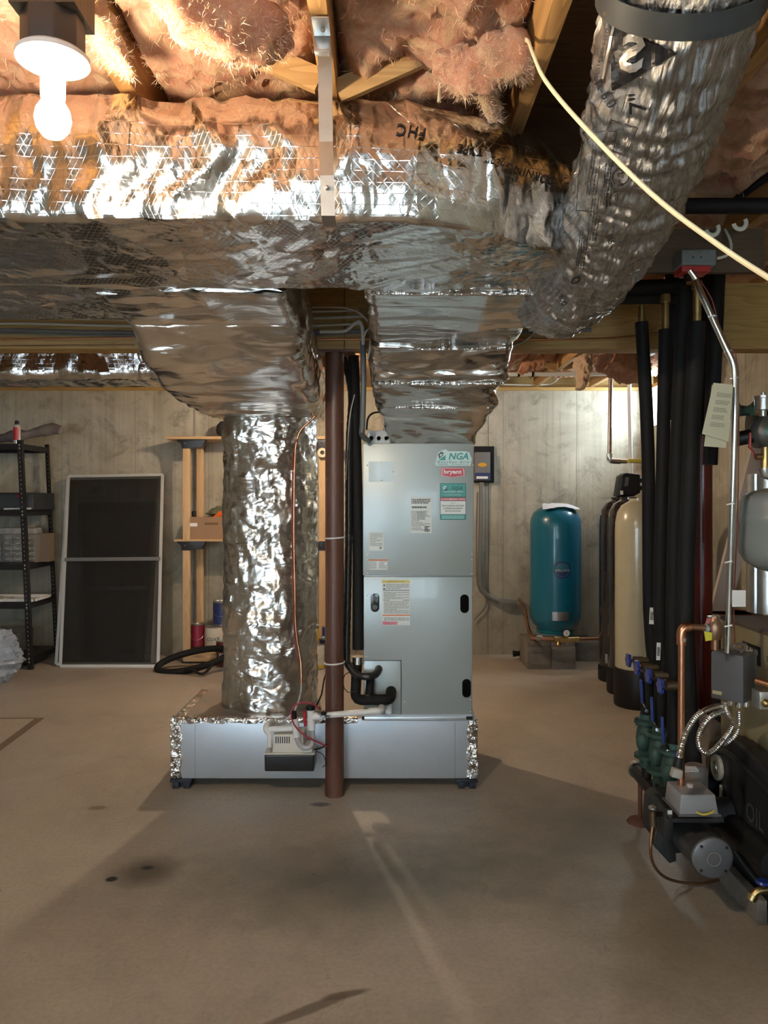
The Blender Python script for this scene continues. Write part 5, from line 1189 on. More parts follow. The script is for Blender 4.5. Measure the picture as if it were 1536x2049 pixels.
c = P(1237, 0, 6.2); m = bars((P(1216, 0, 6.04).x, 6.03, .205), UX, UZ, 8, .05, .075, seed=5, fill=.6); one('tank_label', m, MWS, 'small printed label low on the rear dark tank', 'label', smooth_=False)
cv = thing('control_valve', 'black control head on top of the rear dark filter tank', 'valve', P(1250, 1000, 6.1))
z0_ = 1.475
c = P(1252, 0, 6.1)
MB().prism([(c.x-.10, z0_+.0), (c.x-.075, z0_+.16), (c.x-.04, z0_+.185), (c.x+.07, z0_+.175), (c.x+.075, z0_+.03), (c.x+.02, z0_-.0)], 5.97, 6.12).build('housing', MBLK, cv, bevel=.014, seg=3)
MB().box(c.x-.085, c.x-.065, 5.964, 5.972, z0_+.015, z0_+.045).build('sticker', MWS, cv)
MB().prism([(c.x-.055, z0_+.08), (c.x-.045, z0_+.15), (c.x-.02, z0_+.15), (c.x-.028, z0_+.08)], 5.962, 5.97).build('display', M('display_grey', (.10, .11, .12), .2), cv)
for dx, z in ((.10, .13), (.12, .07)): MB().cyl((c.x+dx-.03, 6.06, z0_+z), (c.x+dx+.05, 6.06, z0_+z), .02, 12).build('port', MBLK, cv)
MB().lathe([(.05, 1.45), (.05, z0_+.02)], (c.x-.02, 6.12, 0), 20).build('neck', MBLK, cv)
# supply pipes above
sp = thing('supply_pipe', 'copper pipe dropping to a chrome elbow above the dark tanks', 'pipe', P(1221, 915, 6.4))
MB().cyl(P(1222, 715, 6.4), P(1219, 914, 6.4), .017, 16).build('riser', M('tarnished_copper', (.30, .24, .22), .28, .9, var=.2), sp)
MB().tube([P(1219, 908, 6.4), P(1219, 918, 6.4), P(1224, 922, 6.4), P(1240, 923, 6.4)], .024, 14, step=.01).build('elbow', MCHROME, sp)
MB().cyl(P(1238, 923, 6.4), P(1254, 923, 6.4), .019, 14).build('coupling', MCHROME, sp); MB().cyl(P(1254, 923, 6.4), P(1300, 924, 6.4), .014, 12).build('branch', MCOPD, sp)
MB().bar(P(1256, 922, 6.36), P(1284, 922, 6.36), .045, .03).build('valve_handle', M('valve_yellow', (.62, .50, .06), .4), sp, bevel=.006)
cable('standpipe', [P(1258, 738, 6.55), P(1260, 850, 6.55), P(1262, 965, 6.55)], .017, MPVC, 'white plastic pipe dropping behind the control head', 'pipe', n=14)
m = MB().tube([P(985, 749, 6.3), P(1200, 748, 6.3), P(1275, 742, 6.32)], .018, 14); rp = thing('overhead_pipe', 'white plastic pipe running along the rear joists', 'pipe', P(1100, 749, 6.3)); m.build('pipe_run', MPVC, rp)
for px in (1035, 1063, 1155): MB().cyl(P(px, 749, 6.3), P(px+4, 749, 6.3), .022, 14).build('clamp', MBLK, rp)
cable('electric_cable', [P(1000, 769, 7.1), P(1060, 770, 7.1), P(1100, 768, 7.1), P(1115, 758, 7.0), P(1118, 745, 6.9)], .008, MWCAB, 'pale cable sagging along the sill above the blue tank', step=.05)

# ================================================================ RIGHT: HEATING PIPES
PXS = 1.16
def heat_pipe(xt, zt_, yt, xb, yb_, zb_, r, label, cop=0, mid=()):
    t = thing('insulated_pipe', label, 'pipe', (xb, yb_, zb_), 'black insulated heating pipes')
    MB().tube([(xt, yt, zt_)]+[tuple(P(px, py, yt)) for px, py in mid]+[(xb, yb_, zb_)], r, 22, step=.15).build('insulation', MRUB, t)
    if cop: MB().tube([(xt, yt, zt_-.01), (xt, yt, zt_+cop)], .015, 14).build('copper_stub', MBRASS, t); MB().cyl((xt, yt, zt_+cop-.015), (xt, yt, zt_+cop+.015), .020, 14).build('fitting', MBRASS, t)
    return t
D0 = 3.36; a = P(1283, 645, D0); b = P(1309, 1335, D0); heat_pipe(a.x, a.z, D0, b.x, D0, b.z, .028, 'leftmost black insulated pipe, its copper stub showing on top', .09, [(1296, 900), (1299, 1217)])
D1 = 3.19; a = P(1331, 660, D1); b = P(1328, 1345, D1); heat_pipe(a.x, a.z, D1, b.x, D1, b.z, .027, 'second black insulated pipe from the left, tall copper stub', .13, [(1326, 900), (1320, 1217)])
D2 = 3.04; a = P(1370, 575, D2); b = P(1350, 1375, D2); heat_pipe(a.x, a.z, D2, b.x, D2, b.z, .031, 'third black insulated pipe, reaching highest of the front row', 0, [(1356, 900), (1348, 1217)])
D3 = 2.93; a = P(1394, 645, D3); b = P(1388, 1545, D3); t4 = heat_pipe(a.x, a.z, D3, b.x, D3, b.z, .031, 'thickest black insulated pipe just left of the red column', .14, [(1378, 1000), (1371, 1217), (1378, 1400)])
a = P(1437, 555, 3.3); b = P(1420, 930, 3.3); heat_pipe(a.x, JB-.002, 3.3, b.x, 3.3, b.z, .031, 'short black insulated pipe behind the steel conduit')
a = P(1405, 560, 3.5); b = P(1398, 870, 3.5); heat_pipe(a.x, JB-.002, 3.5, b.x, 3.5, b.z, .04, 'rear black insulated pipe above the red column')
a = P(1345, 585, 3.45); b = P(1338, 840, 3.45); heat_pipe(a.x, JB+.05, 3.45, b.x, 3.45, b.z, .03, 'rear black insulated pipe between the second and third')
for (p0, p1, r, lb) in ((P(1235, 575, 3.3), P(1372, 572, 3.2), .030, 'upper black insulated pipe running left under the joists'), (P(1205, 597, 3.35), P(1372, 594, 3.25), .028, 'lower black insulated pipe running left under the joists'),
                    (P(1335, 412, 2.75), P(1700, 412, 2.6), .027, 'black insulated pipe crossing to the right edge, high up'), (P(1320, 398, 2.95), P(1420, 404, 2.85), .008, 'thin black cable above the high black pipe')):
    one('insulated_pipe' if r > .01 else 'black_cable', MB().tube([p0, (p0+p1)/2, p1], r, 18), MRUB, lb, 'pipe' if r > .01 else 'cable')
one('insulated_pipe', MB().tube([P(1466, 405, 2.80), P(1500, 378, 2.72), P(1560, 338, 2.6)], .014, 14), MRUB, 'thin black pipe slanting up at the right edge', 'pipe')
MCLP = M('ivory_plastic', (.66, .64, .54), .4)
for px, py0, py1 in ((1480, 358, 402), (1512, 345, 372)):
    one('pipe_clip', MB().bar(P(px, py1, 2.78), P(px+2, py0, 2.78), .016, .008), MCLP, ('left' if px < 1500 else 'right')+' ivory plastic clip standing on the joist at far right', 'clip', bevel=.002)
for px, py, lb in ((1425, 458, 'ivory pipe hook left below the high black pipe'), (1480, 446, 'ivory pipe hook right below the high black pipe')):
    c = P(px, py, 2.72); one('pipe_hook', MB().tube([c+Vector((.022*math.cos(a), 0, .022*math.sin(a))) for a in [-PI*.95+PI*1.15*i/14 for i in range(15)]], .005, 8, flat=1.6), MCLP, lb, 'hook')
# pale tags on pipes
def tagcard(px0, py0, px1, py1, d, label, tilt=3):
    c = P((px0+px1)/2, (py0+py1)/2, d); w = (px1-px0)*d/F; h = (py1-py0)*d/F; a = math.radians(tilt)
    ux = Vector((math.cos(a), 0, -math.sin(a))); uz = Vector((math.sin(a), 0, math.cos(a)))
    t = thing('barcode_tag', label, 'tag', c-uz*h/2)
    MB().add([c+ux*i*w/2+uz*j*h/2+Vector((0, k*.0008, 0)) for k in (0, 1) for i, j in ((-1, -1), (1, -1), (1, 1), (-1, 1))], [(0, 1, 2, 3), (7, 6, 5, 4), (0, 4, 5, 1), (1, 5, 6, 2), (2, 6, 7, 3), (3, 7, 4, 0)]).build('card', MWS, t, smooth_=False)
    bars(c-Vector((0, .001, 0)), ux, uz, 7, w*.7, h*.5, lift=0, seed=int(px0), fill=.8).build('print', MTXT, t, smooth_=False)
tagcard(1299, 1216, 1309, 1249, 3.325, 'small white barcode tag on the leftmost black pipe'); tagcard(1313, 1286, 1321, 1321, 3.155, 'small white barcode tag lower down, on the second black pipe', 2)
# zone assemblies
MVAL = M('blue_enamel', (.02, .05, .28), .3, coat=.3); MGRN = M('green_cast_iron', (.035, .088, .076), .55, var=.2, vs=20.); MIRON = M('dark_iron', (.02, .022, .024), .5, .4)
MDBR = M('tarnished_brass', (.17, .125, .075), .5, .8, var=.3, vs=20.)
zone = [(1309, 1321, 3.36), (1327, 1336, 3.19), (1349, 1352, 3.04), (1374, 1372, 2.93)]
nm = ['rearmost', 'second from the rear', 'third from the rear', 'nearest the camera']
for i, (px, py, d) in enumerate(zone):
    kp = [(1257, 1318), (1274, 1333), (1297, 1350), (1321, 1371)][i]
    c = P(px, py, d); kn = P(kp[0], kp[1], d); kn.z = c.z
    t = thing('drain_valve', 'brass drain valve with blue wheel handle, '+nm[i], 'valve', kn, 'drain valves on the heating pipes')
    MB().tube([c, c.lerp(kn, .55)], .014, 14).build('body', MDBR, t); MB().tube([c.lerp(kn, .45), c.lerp(kn, .8)], .019, 12).build('hex_nut', MDBR, t); MB().tube([c.lerp(kn, .8), kn], .006, 10).build('stem', MDBR, t)
    w = MB(); 
    for k in range(24):
        a = 2*PI*k/24; rr = .028+.004*math.cos(a*6); w.v += [kn+Vector((-.006, rr*math.cos(a), rr*math.sin(a))), kn+Vector((.006, rr*math.cos(a), rr*math.sin(a)))]
    w.f = [(2*k, 2*k+1, (2*k+3) % 48, (2*k+2) % 48) for k in range(24)]+[tuple(range(0, 48, 2)), tuple(range(47, 0, -2))]
    w.build('wheel_handle', MVAL, t)
    if i < 3:
        x = P([1293, 1320, 1346][i], 0, d).x; zc = [.40, .395, .375][i]
        t = thing('flow_valve', 'green cast iron flow valve under the heating pipes, '+nm[i], 'valve', (x, d, .22), 'green flow valves')
        MB().lathe([(0, zc-.115), (.030, zc-.115), (.030, zc-.075), (.052, zc-.075), (.052, zc-.06), (.032, zc-.055), (.040, zc-.02), (.046, zc+.01), (.040, zc+.05), (.030, zc+.07), (.052, zc+.075), (.052, zc+.09), (.030, zc+.095), (.028, zc+.115), (0, zc+.115)], (x, d, 0), 28).build('casting', MGRN, t)
        MB().sphere((x-.02, d-.025, zc-.0), .034, 14, (1, .8, 1.25)).build('bonnet', MGRN, t)
        for s_x in (-1, 1): MB().cyl((x+s_x*.045, d-.01, zc+.068), (x+s_x*.045, d-.01, zc+.102), .006, 8).build('bolt', MIRON, t)
        t = thing('insulated_pipe', 'short black insulated pipe above the green valve, '+nm[i], 'pipe', (x, d, zc+.115))
        MB().tube([(x, d, zc+.11), (x+.004, d, .70)], .026, 18).build('insulation', MRUB, t)
        MB().tube([(x-.0, d, .24), (x, d, zc-.11)], .022, 14).build('lower_pipe', MIRON, t)
    t = thing('ball_valve_lever', 'blue lever handle hanging beside the heating pipe, '+nm[i], 'valve', c+Vector((-.03, -.03, -.3)), 'blue lever handles')
    lx = P([1282, 1303, 1324, 1352][i], 0, d-.03).x; zt_ = [.67, .64, .60, .50][i]
    MB().tube([(lx, d-.03, zt_), (lx+.002, d-.035, zt_-.07), (lx+.004, d-.035, zt_-.10)], [.010, .010, .008], 10, flat=.6).build('grip', MVAL, t)
    MB().bar((lx+.003, d-.035, zt_-.09), (lx+.025, d-.03, zt_-.13), .012, .004).build('arm', MCHROME, t); MB().cyl((lx+.025, d-.03, zt_-.135), (lx+.03, d, zt_-.14), .008, 10).build('nut', MCHROME, t)
mn = thing('return_manifold', 'dark iron manifold pipe running under the green valves', 'pipe', (1.14, 3.1, .2))
a, b = P(1284, 1555, 3.50), P(1350, 1640, 2.82); MB().tube([(1.150, 3.52, .215), (1.13, 2.78, .205)], .030, 20).build('pipe_run', MIRON, mn)
MB().lathe([(0, -.012), (.036, -.012), (.036, .02), (0, .02)], (1.150, 3.52, .215), 20, 'Y').build('end_cap', MGALV, mn)
MB().tube([(1.152, 3.46, .19), (1.152, 3.46, .02)], .010, 10).build('support_rod', M('rusty_steel', (.14, .06, .04), .8, var=.3), mn); MB().lathe([(0, 0), (.06, 0), (.05, .012), (.015, .02), (0, .02)], (1.152, 3.46, 0), 24).build('support_foot', M('rusty_steel', (.14, .06, .04), .8, var=.3), mn)
# copper relief riser
rr_ = thing('relief_pipe', 'bright copper discharge pipe with elbow in front of the black pipes', 'pipe', P(1363, 1640, 2.72))
MB().tube([P(1362, 1640, 2.72), P(1363, 1290, 2.72)], .0118, 18).build('riser', MCOP, rr_)
MB().tube([P(1363, 1290, 2.72), P(1363, 1268, 2.72), P(1368, 1257, 2.72), P(1380, 1254, 2.72)], .0165, 18, step=.006).build('elbow', MCOP, rr_)
MB().cyl(P(1363, 1283, 2.72), P(1363, 1276, 2.72), .0165, 18).build('white_collar', M('solder_white', (.5, .46, .40), .5), rr_)
MB().tube([P(1378, 1254, 2.72), P(1412, 1257, 2.72)], .0118, 18).build('crossbar', MCOPD, rr_)
rv = thing('relief_valve', 'bronze pressure relief valve with yellow tag', 'valve', P(1427, 1262, 2.72))
MBZ = M('bronze', (.32, .19, .12), .4, .85, var=.1)
c = P(1429, 1262, 2.72); MB().lathe([(0, -.03), (.020, -.03), (.026, -.018), (.028, .01), (.025, .03), (.018, .045), (.017, .052), (0, .052)], c, 24).build('body', MBZ, rv)
MB().cyl(P(1410, 1257, 2.72), P(1416, 1258, 2.72), .016, 16).build('tape_collar', M('pale_blue_tape', (.35, .45, .52), .5), rv); MB().cyl(P(1414, 1258, 2.72), P(1428, 1260, 2.72), .015, 16).build('inlet', MBZ, rv)
MB().bar(P(1416, 1234, 2.72), P(1438, 1232, 2.72), .022, .004).build('lift_lever', MGALV, rv, bevel=.001)
MB().add([P(1408, 1263, 2.70), P(1424, 1266, 2.70), P(1424, 1281, 2.70), P(1411, 1283, 2.70)], [(0, 1, 2, 3)]).build('yellow_tag', M('tag_yellow', (.65, .60, .05), .5), rv, smooth_=False)
MB().add([P(1414, 1236, 2.685), P(1424, 1237, 2.685), P(1418, 1248, 2.685), P(1410, 1249, 2.685)], [(0, 1, 2, 3)]).build('red_tag', M('tag_pink', (.45, .16, .15), .5), rv, smooth_=False)
MB().cyl(P(1430, 1272, 2.72), P(1430, 1300, 2.72), .013, 14).build('outlet', MCOPD, rv)
# thermal switch and steel conduit
ts = thing('safety_switch', 'grey switch box with red underside high above the boiler', 'electrical box', P(1396, 545, 2.75))
d = 2.72; a, b = P(1358, 530, d), P(1434, 498, d)
MB().box(a.x+.01, b.x, d, d+.085, a.z, b.z).build('box', M('switch_grey', (.17, .19, .19), .4), ts, bevel=.007, seg=3)
MB().box(a.x+.012, b.x-.02, d+.004, d+.08, a.z-.022, a.z-.001).build('red_plate', M('switch_red', (.40, .03, .03), .4), ts, bevel=.002)
for i in range(3): MB().sphere((a.x+.045+i*.028, d-.001, b.z-.012), .003, 6).build('screw', MCHROME, ts)
for i in range(2): MB().sphere((a.x+.05+i*.028, d-.001, b.z-.03), .003, 6).build('hole', MBLK, ts)
MB().box(.916, 1.388, d+.087, d+.11, 2.28, 2.44).build('mounting_board', wood('dark_board', (.10, .065, .035), (.07, .04, .02), 0), ts)
MB().cyl((a.x+.045, d+.04, a.z-.022), (a.x+.045, d+.04, a.z-.045), .013, 14).build('locknut', MBLK, ts)
ec = thing('steel_conduit', 'shiny steel conduit bending down to the boiler controls', 'pipe', P(1455, 1300, 2.74))
MB().tube([P(1388, 552, 2.70), P(1405, 592, 2.68), P(1452, 695, 2.66), P(1466, 728, 2.66), P(1470, 760, 2.66), P(1469, 850, 2.66), P(1465, 1000, 2.68), P(1459, 1180, 2.72), P(1456, 1306, 2.74)], .0115, 18, step=.02).build('tube', MCHROME, ec)
MB().tube([P(1380, 541, 2.69), P(1392, 558, 2.69)], .010, 12).build('connector', MCHROME, ec)
for px, py in ((1424, 632), (1456, 702), (1468, 756), (1461, 1008), (1457, 1124), (1457, 1252)):
    MB().tube([P(px-8, py+2, 2.66), P(px+6, py-1, 2.65), P(px+9, py+1, 2.69)], .0025, 6).build('cable_tie', MWS, ec)
cable('thermostat_wire', [P(1400, 560, 2.72), P(1424, 600, 2.70), P(1441, 660, 2.69), P(1463, 700, 2.69), P(1476, 740, 2.69), P(1476, 1000, 2.70), P(1468, 1200, 2.75), P(1470, 1290, 2.76)], .0022, M('red_brown_wire', (.28, .06, .04), .4), 'thin brown wire tied along the steel conduit')
cable('electric_cable', [P(1434, 517, 2.73), P(1452, 512, 2.73), P(1462, 500, 2.73), P(1460, 480, 2.75), P(1450, 460, 2.8)], .005, MWCAB, 'white cable entering the right of the grey switch box')
# instruction cards
MCARD = M('yellowed_card', (.56, .55, .40), .6); 
def card(pts, d, label, text=True):
    t = thing('instruction_card', label, 'card', P(*pts[0], d)); v = [P(a, b, d) for a, b in pts]
    MB().add(v+[q+Vector((0, .0012, 0)) for q in v], [(0, 1, 2, 3), (7, 6, 5, 4), (0, 4, 5, 1), (1, 5, 6, 2), (2, 6, 7, 3), (3, 7, 4, 0)]).build('sheet', MCARD, t, smooth_=False)
    if text:
        ux = (v[1]-v[0]).normalized(); uz = (v[0]-v[3]).normalized(); c = sum(v, Vector())/4
        for k in range(5): bars(c+uz*(.055-.026*k)+ux*.004-Vector((0, .001, 0)), ux, uz, 3, .05, .016, lift=0, seed=k+3, fill=.45).build('print', M('faded_print', (.20, .19, .14), .6), t, smooth_=False)
card([(1427, 766), (1466, 770), (1457, 884), (1404, 868)], 2.63, 'front yellowed instruction card hung on the steel conduit')
card([(1424, 770), (1462, 778), (1452, 896), (1408, 893)], 2.645, 'rear yellowed instruction card behind the printed one', False)
one('blank_note', MB().box(P(1464, 0, 2.7).x, P(1491, 0, 2.7).x, 2.698, 2.70, P(0, 1214, 2.7).z, P(0, 1181, 2.7).z), MWS, 'small blank white note stuck beside the steel conduit', 'paper')
# expansion tank, air separator
et = thing('expansion_tank', 'grey steel expansion tank at the right edge', 'tank', P(1560, 1140, 2.75))
c = P(1561, 0, 2.75); ez = lambda py: EYE+(HZ-py)*2.75/F
MGTK = M('tank_grey', (.235, .265, .265), .35, coat=.3)
MB().lathe([(0, ez(1147)), (.03, ez(1146)), (.08, ez(1138)), (.118, ez(1124)), (.135, ez(1108)), (.141, ez(1090)), (.141, ez(1048)), (.1435, ez(1046)), (.1435, ez(1030)), (.141, ez(1028)), (.139, ez(1004)), (.130, ez(993)), (.10, ez(984)), (.05, ez(977)), (0, ez(976))], (c.x, 2.75, 0), 56).build('shell', MGTK, et)
w = .150; ang = -.30
curved(c.x, 2.75, .1418, ang, .115, ez(1076), .040, MPAP, et, 'paper_label'); curved(c.x, 2.75, .1418, ang, .115, ez(1099), .024, MBLK, et, 'black_label')
vs, fs = text2d('WATTS', bold=.03); vs = fit(vs, w=.055, h=.014); curved(c.x, 2.75, .1426, ang-.19, 0, ez(1099), 0, MWS, et, 'lettering', (vs, fs))
for s_, py, ww in (('Model ETX-30', 1067, .04), ('Potable Expansion Tank', 1072, .065), ('with Diaphragm', 1077, .04)):
    vs, fs = text2d(s_, bold=.01); vs = fit(vs, w=ww); curved(c.x, 2.75, .1426, ang-.12, 0, ez(py), 0, MTXT, et, 'lettering', (vs, fs))
MB().cyl((c.x, 2.75, ez(1147)), (c.x, 2.75, ez(1156)), .013, 12).build('blue_cap', MVAL, et)
MB().cyl((c.x, 2.75, ez(977)), (c.x, 2.75, ez(955)), .012, 12).build('nipple', MGALV, et)
sp_ = thing('air_separator', 'round air separator with silver vent, above the grey expansion tank', 'valve', P(1540, 900, 2.75))
c = P(1538, 864, 2.75); MCAST = M('dull_cast', (.13, .13, .12), .45, .5)
MB().sphere(c, .062, 24, (1.1, .8, .95)).build('body', MCAST, sp_)
MB().lathe([(.030, -.052), (.040, -.058), (.032, -.062), (0, -.062)], c+Vector((.0, 0, 0)), 28, 'Y').build('green_ring', M('green_enamel', (.02, .13, .07), .3), sp_)
MB().lathe([(0, -.066), (.024, -.064), (.024, -.060)], c, 24, 'Y').build('medallion', M('label_cream', (.62, .57, .46), .45), sp_)
MB().lathe([(0, .055), (.012, .055), (.012, .075), (.028, .078), (.028, .118), (.031, .119), (.031, .128), (.008, .132), (.008, .140), (0, .142)], P(1526, 864, 2.75), 28).build('vent', M('nickel', (.60, .60, .58), .3, 1.), sp_)
MB().tube([P(1468, 880, 2.78), P(1505, 872, 2.76), P(1520, 868, 2.75)], .026, 18).build('side_port', MIRON, sp_)
MB().cyl(P(1530, 895, 2.75), P(1530, 940, 2.75), .014, 14).build('brass_valve', MBRASS, sp_); MB().cyl(P(1512, 914, 2.75), P(1530, 914, 2.75), .011, 12).build('valve_stem', MBRASS, sp_)
MB().tube([P(1500, 866, 2.70), P(1499, 895, 2.70), P(1509, 906, 2.71), P(1510, 918, 2.73)], [.007, .009, .005, .004], 10, flat=.5).build('red_lever', M('lever_red', (.42, .06, .06), .4), sp_)
MB().tube([P(1528, 936, 2.75), P(1530, 948, 2.75), P(1545, 953, 2.75)], .018, 14).build('elbow', MGALV, sp_)
tf = thing('pipe_flange', 'green painted flange fitting beside the instruction cards', 'fitting', P(1486, 830, 2.95))
MB().lathe([(0, -.03), (.038, -.03), (.038, -.018), (.022, -.014), (.018, .03), (.024, .032), (.024, .045), (0, .045)], P(1482, 822, 2.95), 24, 'X').build('flange', MGRN, tf)
MB().cyl(P(1499, 822, 2.95), P(1530, 822, 2.95), .017, 14).build('stub', MBRASS, tf)
one('smoke_pipe', MB().tube([(1.62, 3.35, 1.78), (1.80, 3.35, 1.78), (2.43, 3.35, 1.78)], .105, 40), MIRON, 'black smoke pipe behind the round air separator', 'pipe')
m = MB(); m.tube([(1.66, 3.32, .965), (1.66, 3.32, 1.56)], .088, 72, rf=None)
for i, v in enumerate(m.v):
    k = i % 72
    if k % 12 == 0: m.v[i] = Vector((1.66+(v.x-1.66)*.94, 3.32+(v.y-3.32)*.94, v.z))
one('metal_flue', m, MGALV, 'ribbed galvanised flue rising behind the expansion tank', 'pipe')
# ================================================================ BOILER
bo = thing('boiler', 'beige oil boiler with black cast burner door at right', 'boiler', (1.75, 2.75, 0))
MJK = M('beige_jacket', (.36, .31, .18), .45, var=.1, vs=5.)
MB().box(1.40, 2.10, 2.15, 3.20, .10, .955).build('jacket', MJK, bo, bevel=.004)
MB().box(1.392, 2.11, 2.14, 3.21, .955, .967).build('top_cover', M('dusty_top', (.15, .115, .085), .8, var=.2), bo, bevel=.002)
for y in (2.2, 3.1): MB().box(1.42, 2.05, y, y+.06, 0, .10).build('base_rail', MIRON, bo)
UY = (0, -1, 0)
MB().box(1.3965, 1.400, 2.86, 3.0, .83, .90).build('name_plate', MBLK, bo, bevel=.001)
letters('WEIL-McLAIN', (1.395, 2.93, .878), UY, UZ, w=.115, h=.022, mat=MWS, parent=bo, bold=.03, lift=0)
for s_, z, w_, y in (('978 609-7148', .868, .20, 2.715), ('24/7 Service', .835, .13, 2.75)): letters(s_, (1.3985, y, z), UY, UZ, w=w_, mat=MINK, parent=bo, shear=.15, lift=0, name='handwriting')
dr_ = [(3.16, .03), (3.16, .40), (3.12, .475), (3.02, .53), (2.9, .545), (2.45, .50), (2.3, .40), (2.25, .03)]
MCI = M('black_cast', (.028, .030, .034), .4, .2, bump=.1, bs=90.)
MB().prism(dr_, 1.315, 1.399, 'YZ').build('burner_door', MCI, bo, bevel=.018, seg=3)
rb = MB().tube([(1.312, 3.09, .06), (1.312, 3.09, .36), (1.312, 3.03, .45), (1.312, 2.90, .485), (1.312, 2.5, .44)], .009, 8, step=.03); rb.build('door_rib', MCI, bo)
MB().prism([(3.02+.048*math.cos(a)-.0, .40+.05*math.sin(a)) for a in [2*PI*i/24 for i in range(24)]], 1.300, 1.314, 'YZ').build('round_badge', M('badge_cream', (.50, .47, .38), .5), bo, bevel=.003)
MB().prism([(3.02+.026*math.cos(a)-.0, .40+.027*math.sin(a)) for a in [2*PI*i/24 for i in range(24)]], 1.292, 1.300, 'YZ').build('badge_centre', MGALV, bo, bevel=.002)
letters('OIL', (1.311, 2.72, .33), UY, UZ, w=.13, h=.07, mat=M('raised_black', (.085, .09, .095), .35), parent=bo, bold=.01, lift=0, name='cast_lettering')
for z in (.22, .12): MB().tube([(1.308, 2.86, z+.02), (1.304, 2.7, z), (1.306, 2.5, z+.01)], .006, 8, step=.03).build('cast_ridge', M('worn_edge', (.12, .12, .12), .4, .5), bo)
MB().tube([(1.31, 2.99, .34), (1.285, 2.93, .24), (1.285, 2.88, .12), (1.30, 2.90, .09)], .007, 8, step=.02).build('latch_rod', MGALV, bo)
aq = thing('aquastat', 'grey boiler control box beneath the steel conduit', 'control box', P(1472, 1400, 2.76))
mx = Matrix.Translation(P(1473, 1353, 2.78)) @ Matrix.Rotation(math.radians(42), 4, 'Z')
MB().box(-.042, .062, -.042, .075, -.086, .084, mx).build('cover', M('control_grey', (.105, .11, .12), .4), aq, bevel=.006, seg=2)
MB().box(.064, .080, -.038, .072, -.080, .080, mx).build('back_plate', M('control_light_grey', (.23, .24, .25), .4), aq)
MB().box(-.0435, -.042, .035, .068, -.068, -.056, mx).build('name_label', M('label_gold', (.45, .42, .22), .4), aq)
c = P(1478, 1408, 2.80)
for dx, dz in ((-.03, 0), (.0, -.008), (.025, -.004)): MB().cyl(c+Vector((dx, 0, .035+dz)), c+Vector((dx, 0, dz-.005)), .013, 12).build('connector', MCHROME, aq)
def flexc(pts, r, label, mat=None): return one('flexible_conduit', MB().tube([P(*p) for p in pts], r, 14, step=.0016, rf=lambda L, q: q*(1+.10*math.sin(L*2*PI/.0075))), mat or MCHROME, label, 'conduit', 'flexible metal conduits')
flexc([(1448, 1413, 2.72), (1425, 1416, 2.66), (1395, 1432, 2.62), (1374, 1462, 2.60), (1364, 1490, 2.60), (1358, 1518, 2.60)], .0095, 'shiny flexible conduit arching down to the burner plug')
flexc([(1452, 1424, 2.74), (1425, 1432, 2.70), (1402, 1460, 2.68), (1398, 1490, 2.68), (1412, 1507, 2.68), (1430, 1500, 2.70), (1455, 1470, 2.74), (1468, 1450, 2.76)], .0095, 'flexible conduit making a full loop below the control box')
flexc([(1450, 1405, 2.70), (1454, 1425, 2.69), (1464, 1442, 2.70), (1476, 1458, 2.72)], .0085, 'short flexible conduit dropping from the control box')
flexc([(1478, 1425, 2.74), (1478, 1450, 2.72), (1472, 1470, 2.72), (1455, 1487, 2.74), (1440, 1492, 2.78)], .0085, 'flexible conduit curving behind the burner door')
flexc([(1502, 1395, 2.80), (1516, 1400, 2.80), (1516, 1385, 2.83), (1505, 1378, 2.86)], .008, 'stub of flexible conduit right of the control box')
cable('wire_coil', [P(1480+13*math.cos(a), 1297+5*math.sin(a)-i*.25, 2.78) for i, a in enumerate([PI*2*k/12 for k in range(26)])]+[P(1478, 1310, 2.78)], .0028, M('grey_brown_wire', (.20, .15, .12), .5), 'coil of thin brown wire lying on the control box', step=.01)
pl_ = thing('conduit_plug', 'white paper-labelled plug at the end of the flexible conduit', 'plug', P(1352, 1558, 2.6))
MB().tube([P(1358, 1515, 2.60), P(1354, 1540, 2.60)], [.013, .017], 14).build('boot', MIRON, pl_); MB().bar(P(1343, 1544, 2.58), P(1362, 1549, 2.58), .024, .030).build('head', M('label_cream2', (.42, .41, .37), .5), pl_, bevel=.003)
# burner
bn = thing('oil_burner', 'oil burner with round grey motor facing the camera', 'burner', (1.11, 2.75, .1))
bc = Vector((1.115, 2.60, .235)); MMOT = M('motor_grey', (.15, .155, .165), .4, .3); MMOTD = M('motor_dark', (.065, .068, .072), .45, .3)
MB().lathe([(0, 0), (.020, 0), (.022, .003), (.060, .003), (.068, .008), (.070, .016)], bc, 56, 'Y').build('end_bell', MMOT, bn)
MB().lathe([(.070, .016), (.070, .235), (.05, .245), (0, .245)], bc, 56, 'Y').build('motor_body', MMOTD, bn)
MB().lathe([(.021, -.002), (.024, -.002), (.024, .001), (.021, .001), (.021, -.002)], bc, 36, 'Y').build('shaft_ring', MGALV, bn)
for a in (.7, 2.35, 3.9, 5.5): MB().cyl(bc+Vector((.058*math.cos(a), .001, .058*math.sin(a))), bc+Vector((.058*math.cos(a), .012, .058*math.sin(a))), .005, 10).build('bolt', MIRON, bn)
MB().prism([(bc.x-.125, bc.z-.03), (bc.x-.12, bc.z+.09), (bc.x-.09, bc.z+.115), (bc.x+.08, bc.z+.115), (bc.x+.10, bc.z), (bc.x+.04, bc.z-.085), (bc.x-.06, bc.z-.095)], 2.835, 2.96).build('fan_housing', MCI, bn, bevel=.012)
MB().cyl((bc.x+.05, 2.92, bc.z+.03), (1.31, 2.92, bc.z+.03), .055, 28).build('gun_tube', MCI, bn)
MB().box(bc.x-.125, bc.x+.06, 2.66, 2.86, bc.z+.098, bc.z+.112).build('mounting_plate', MCI, bn)
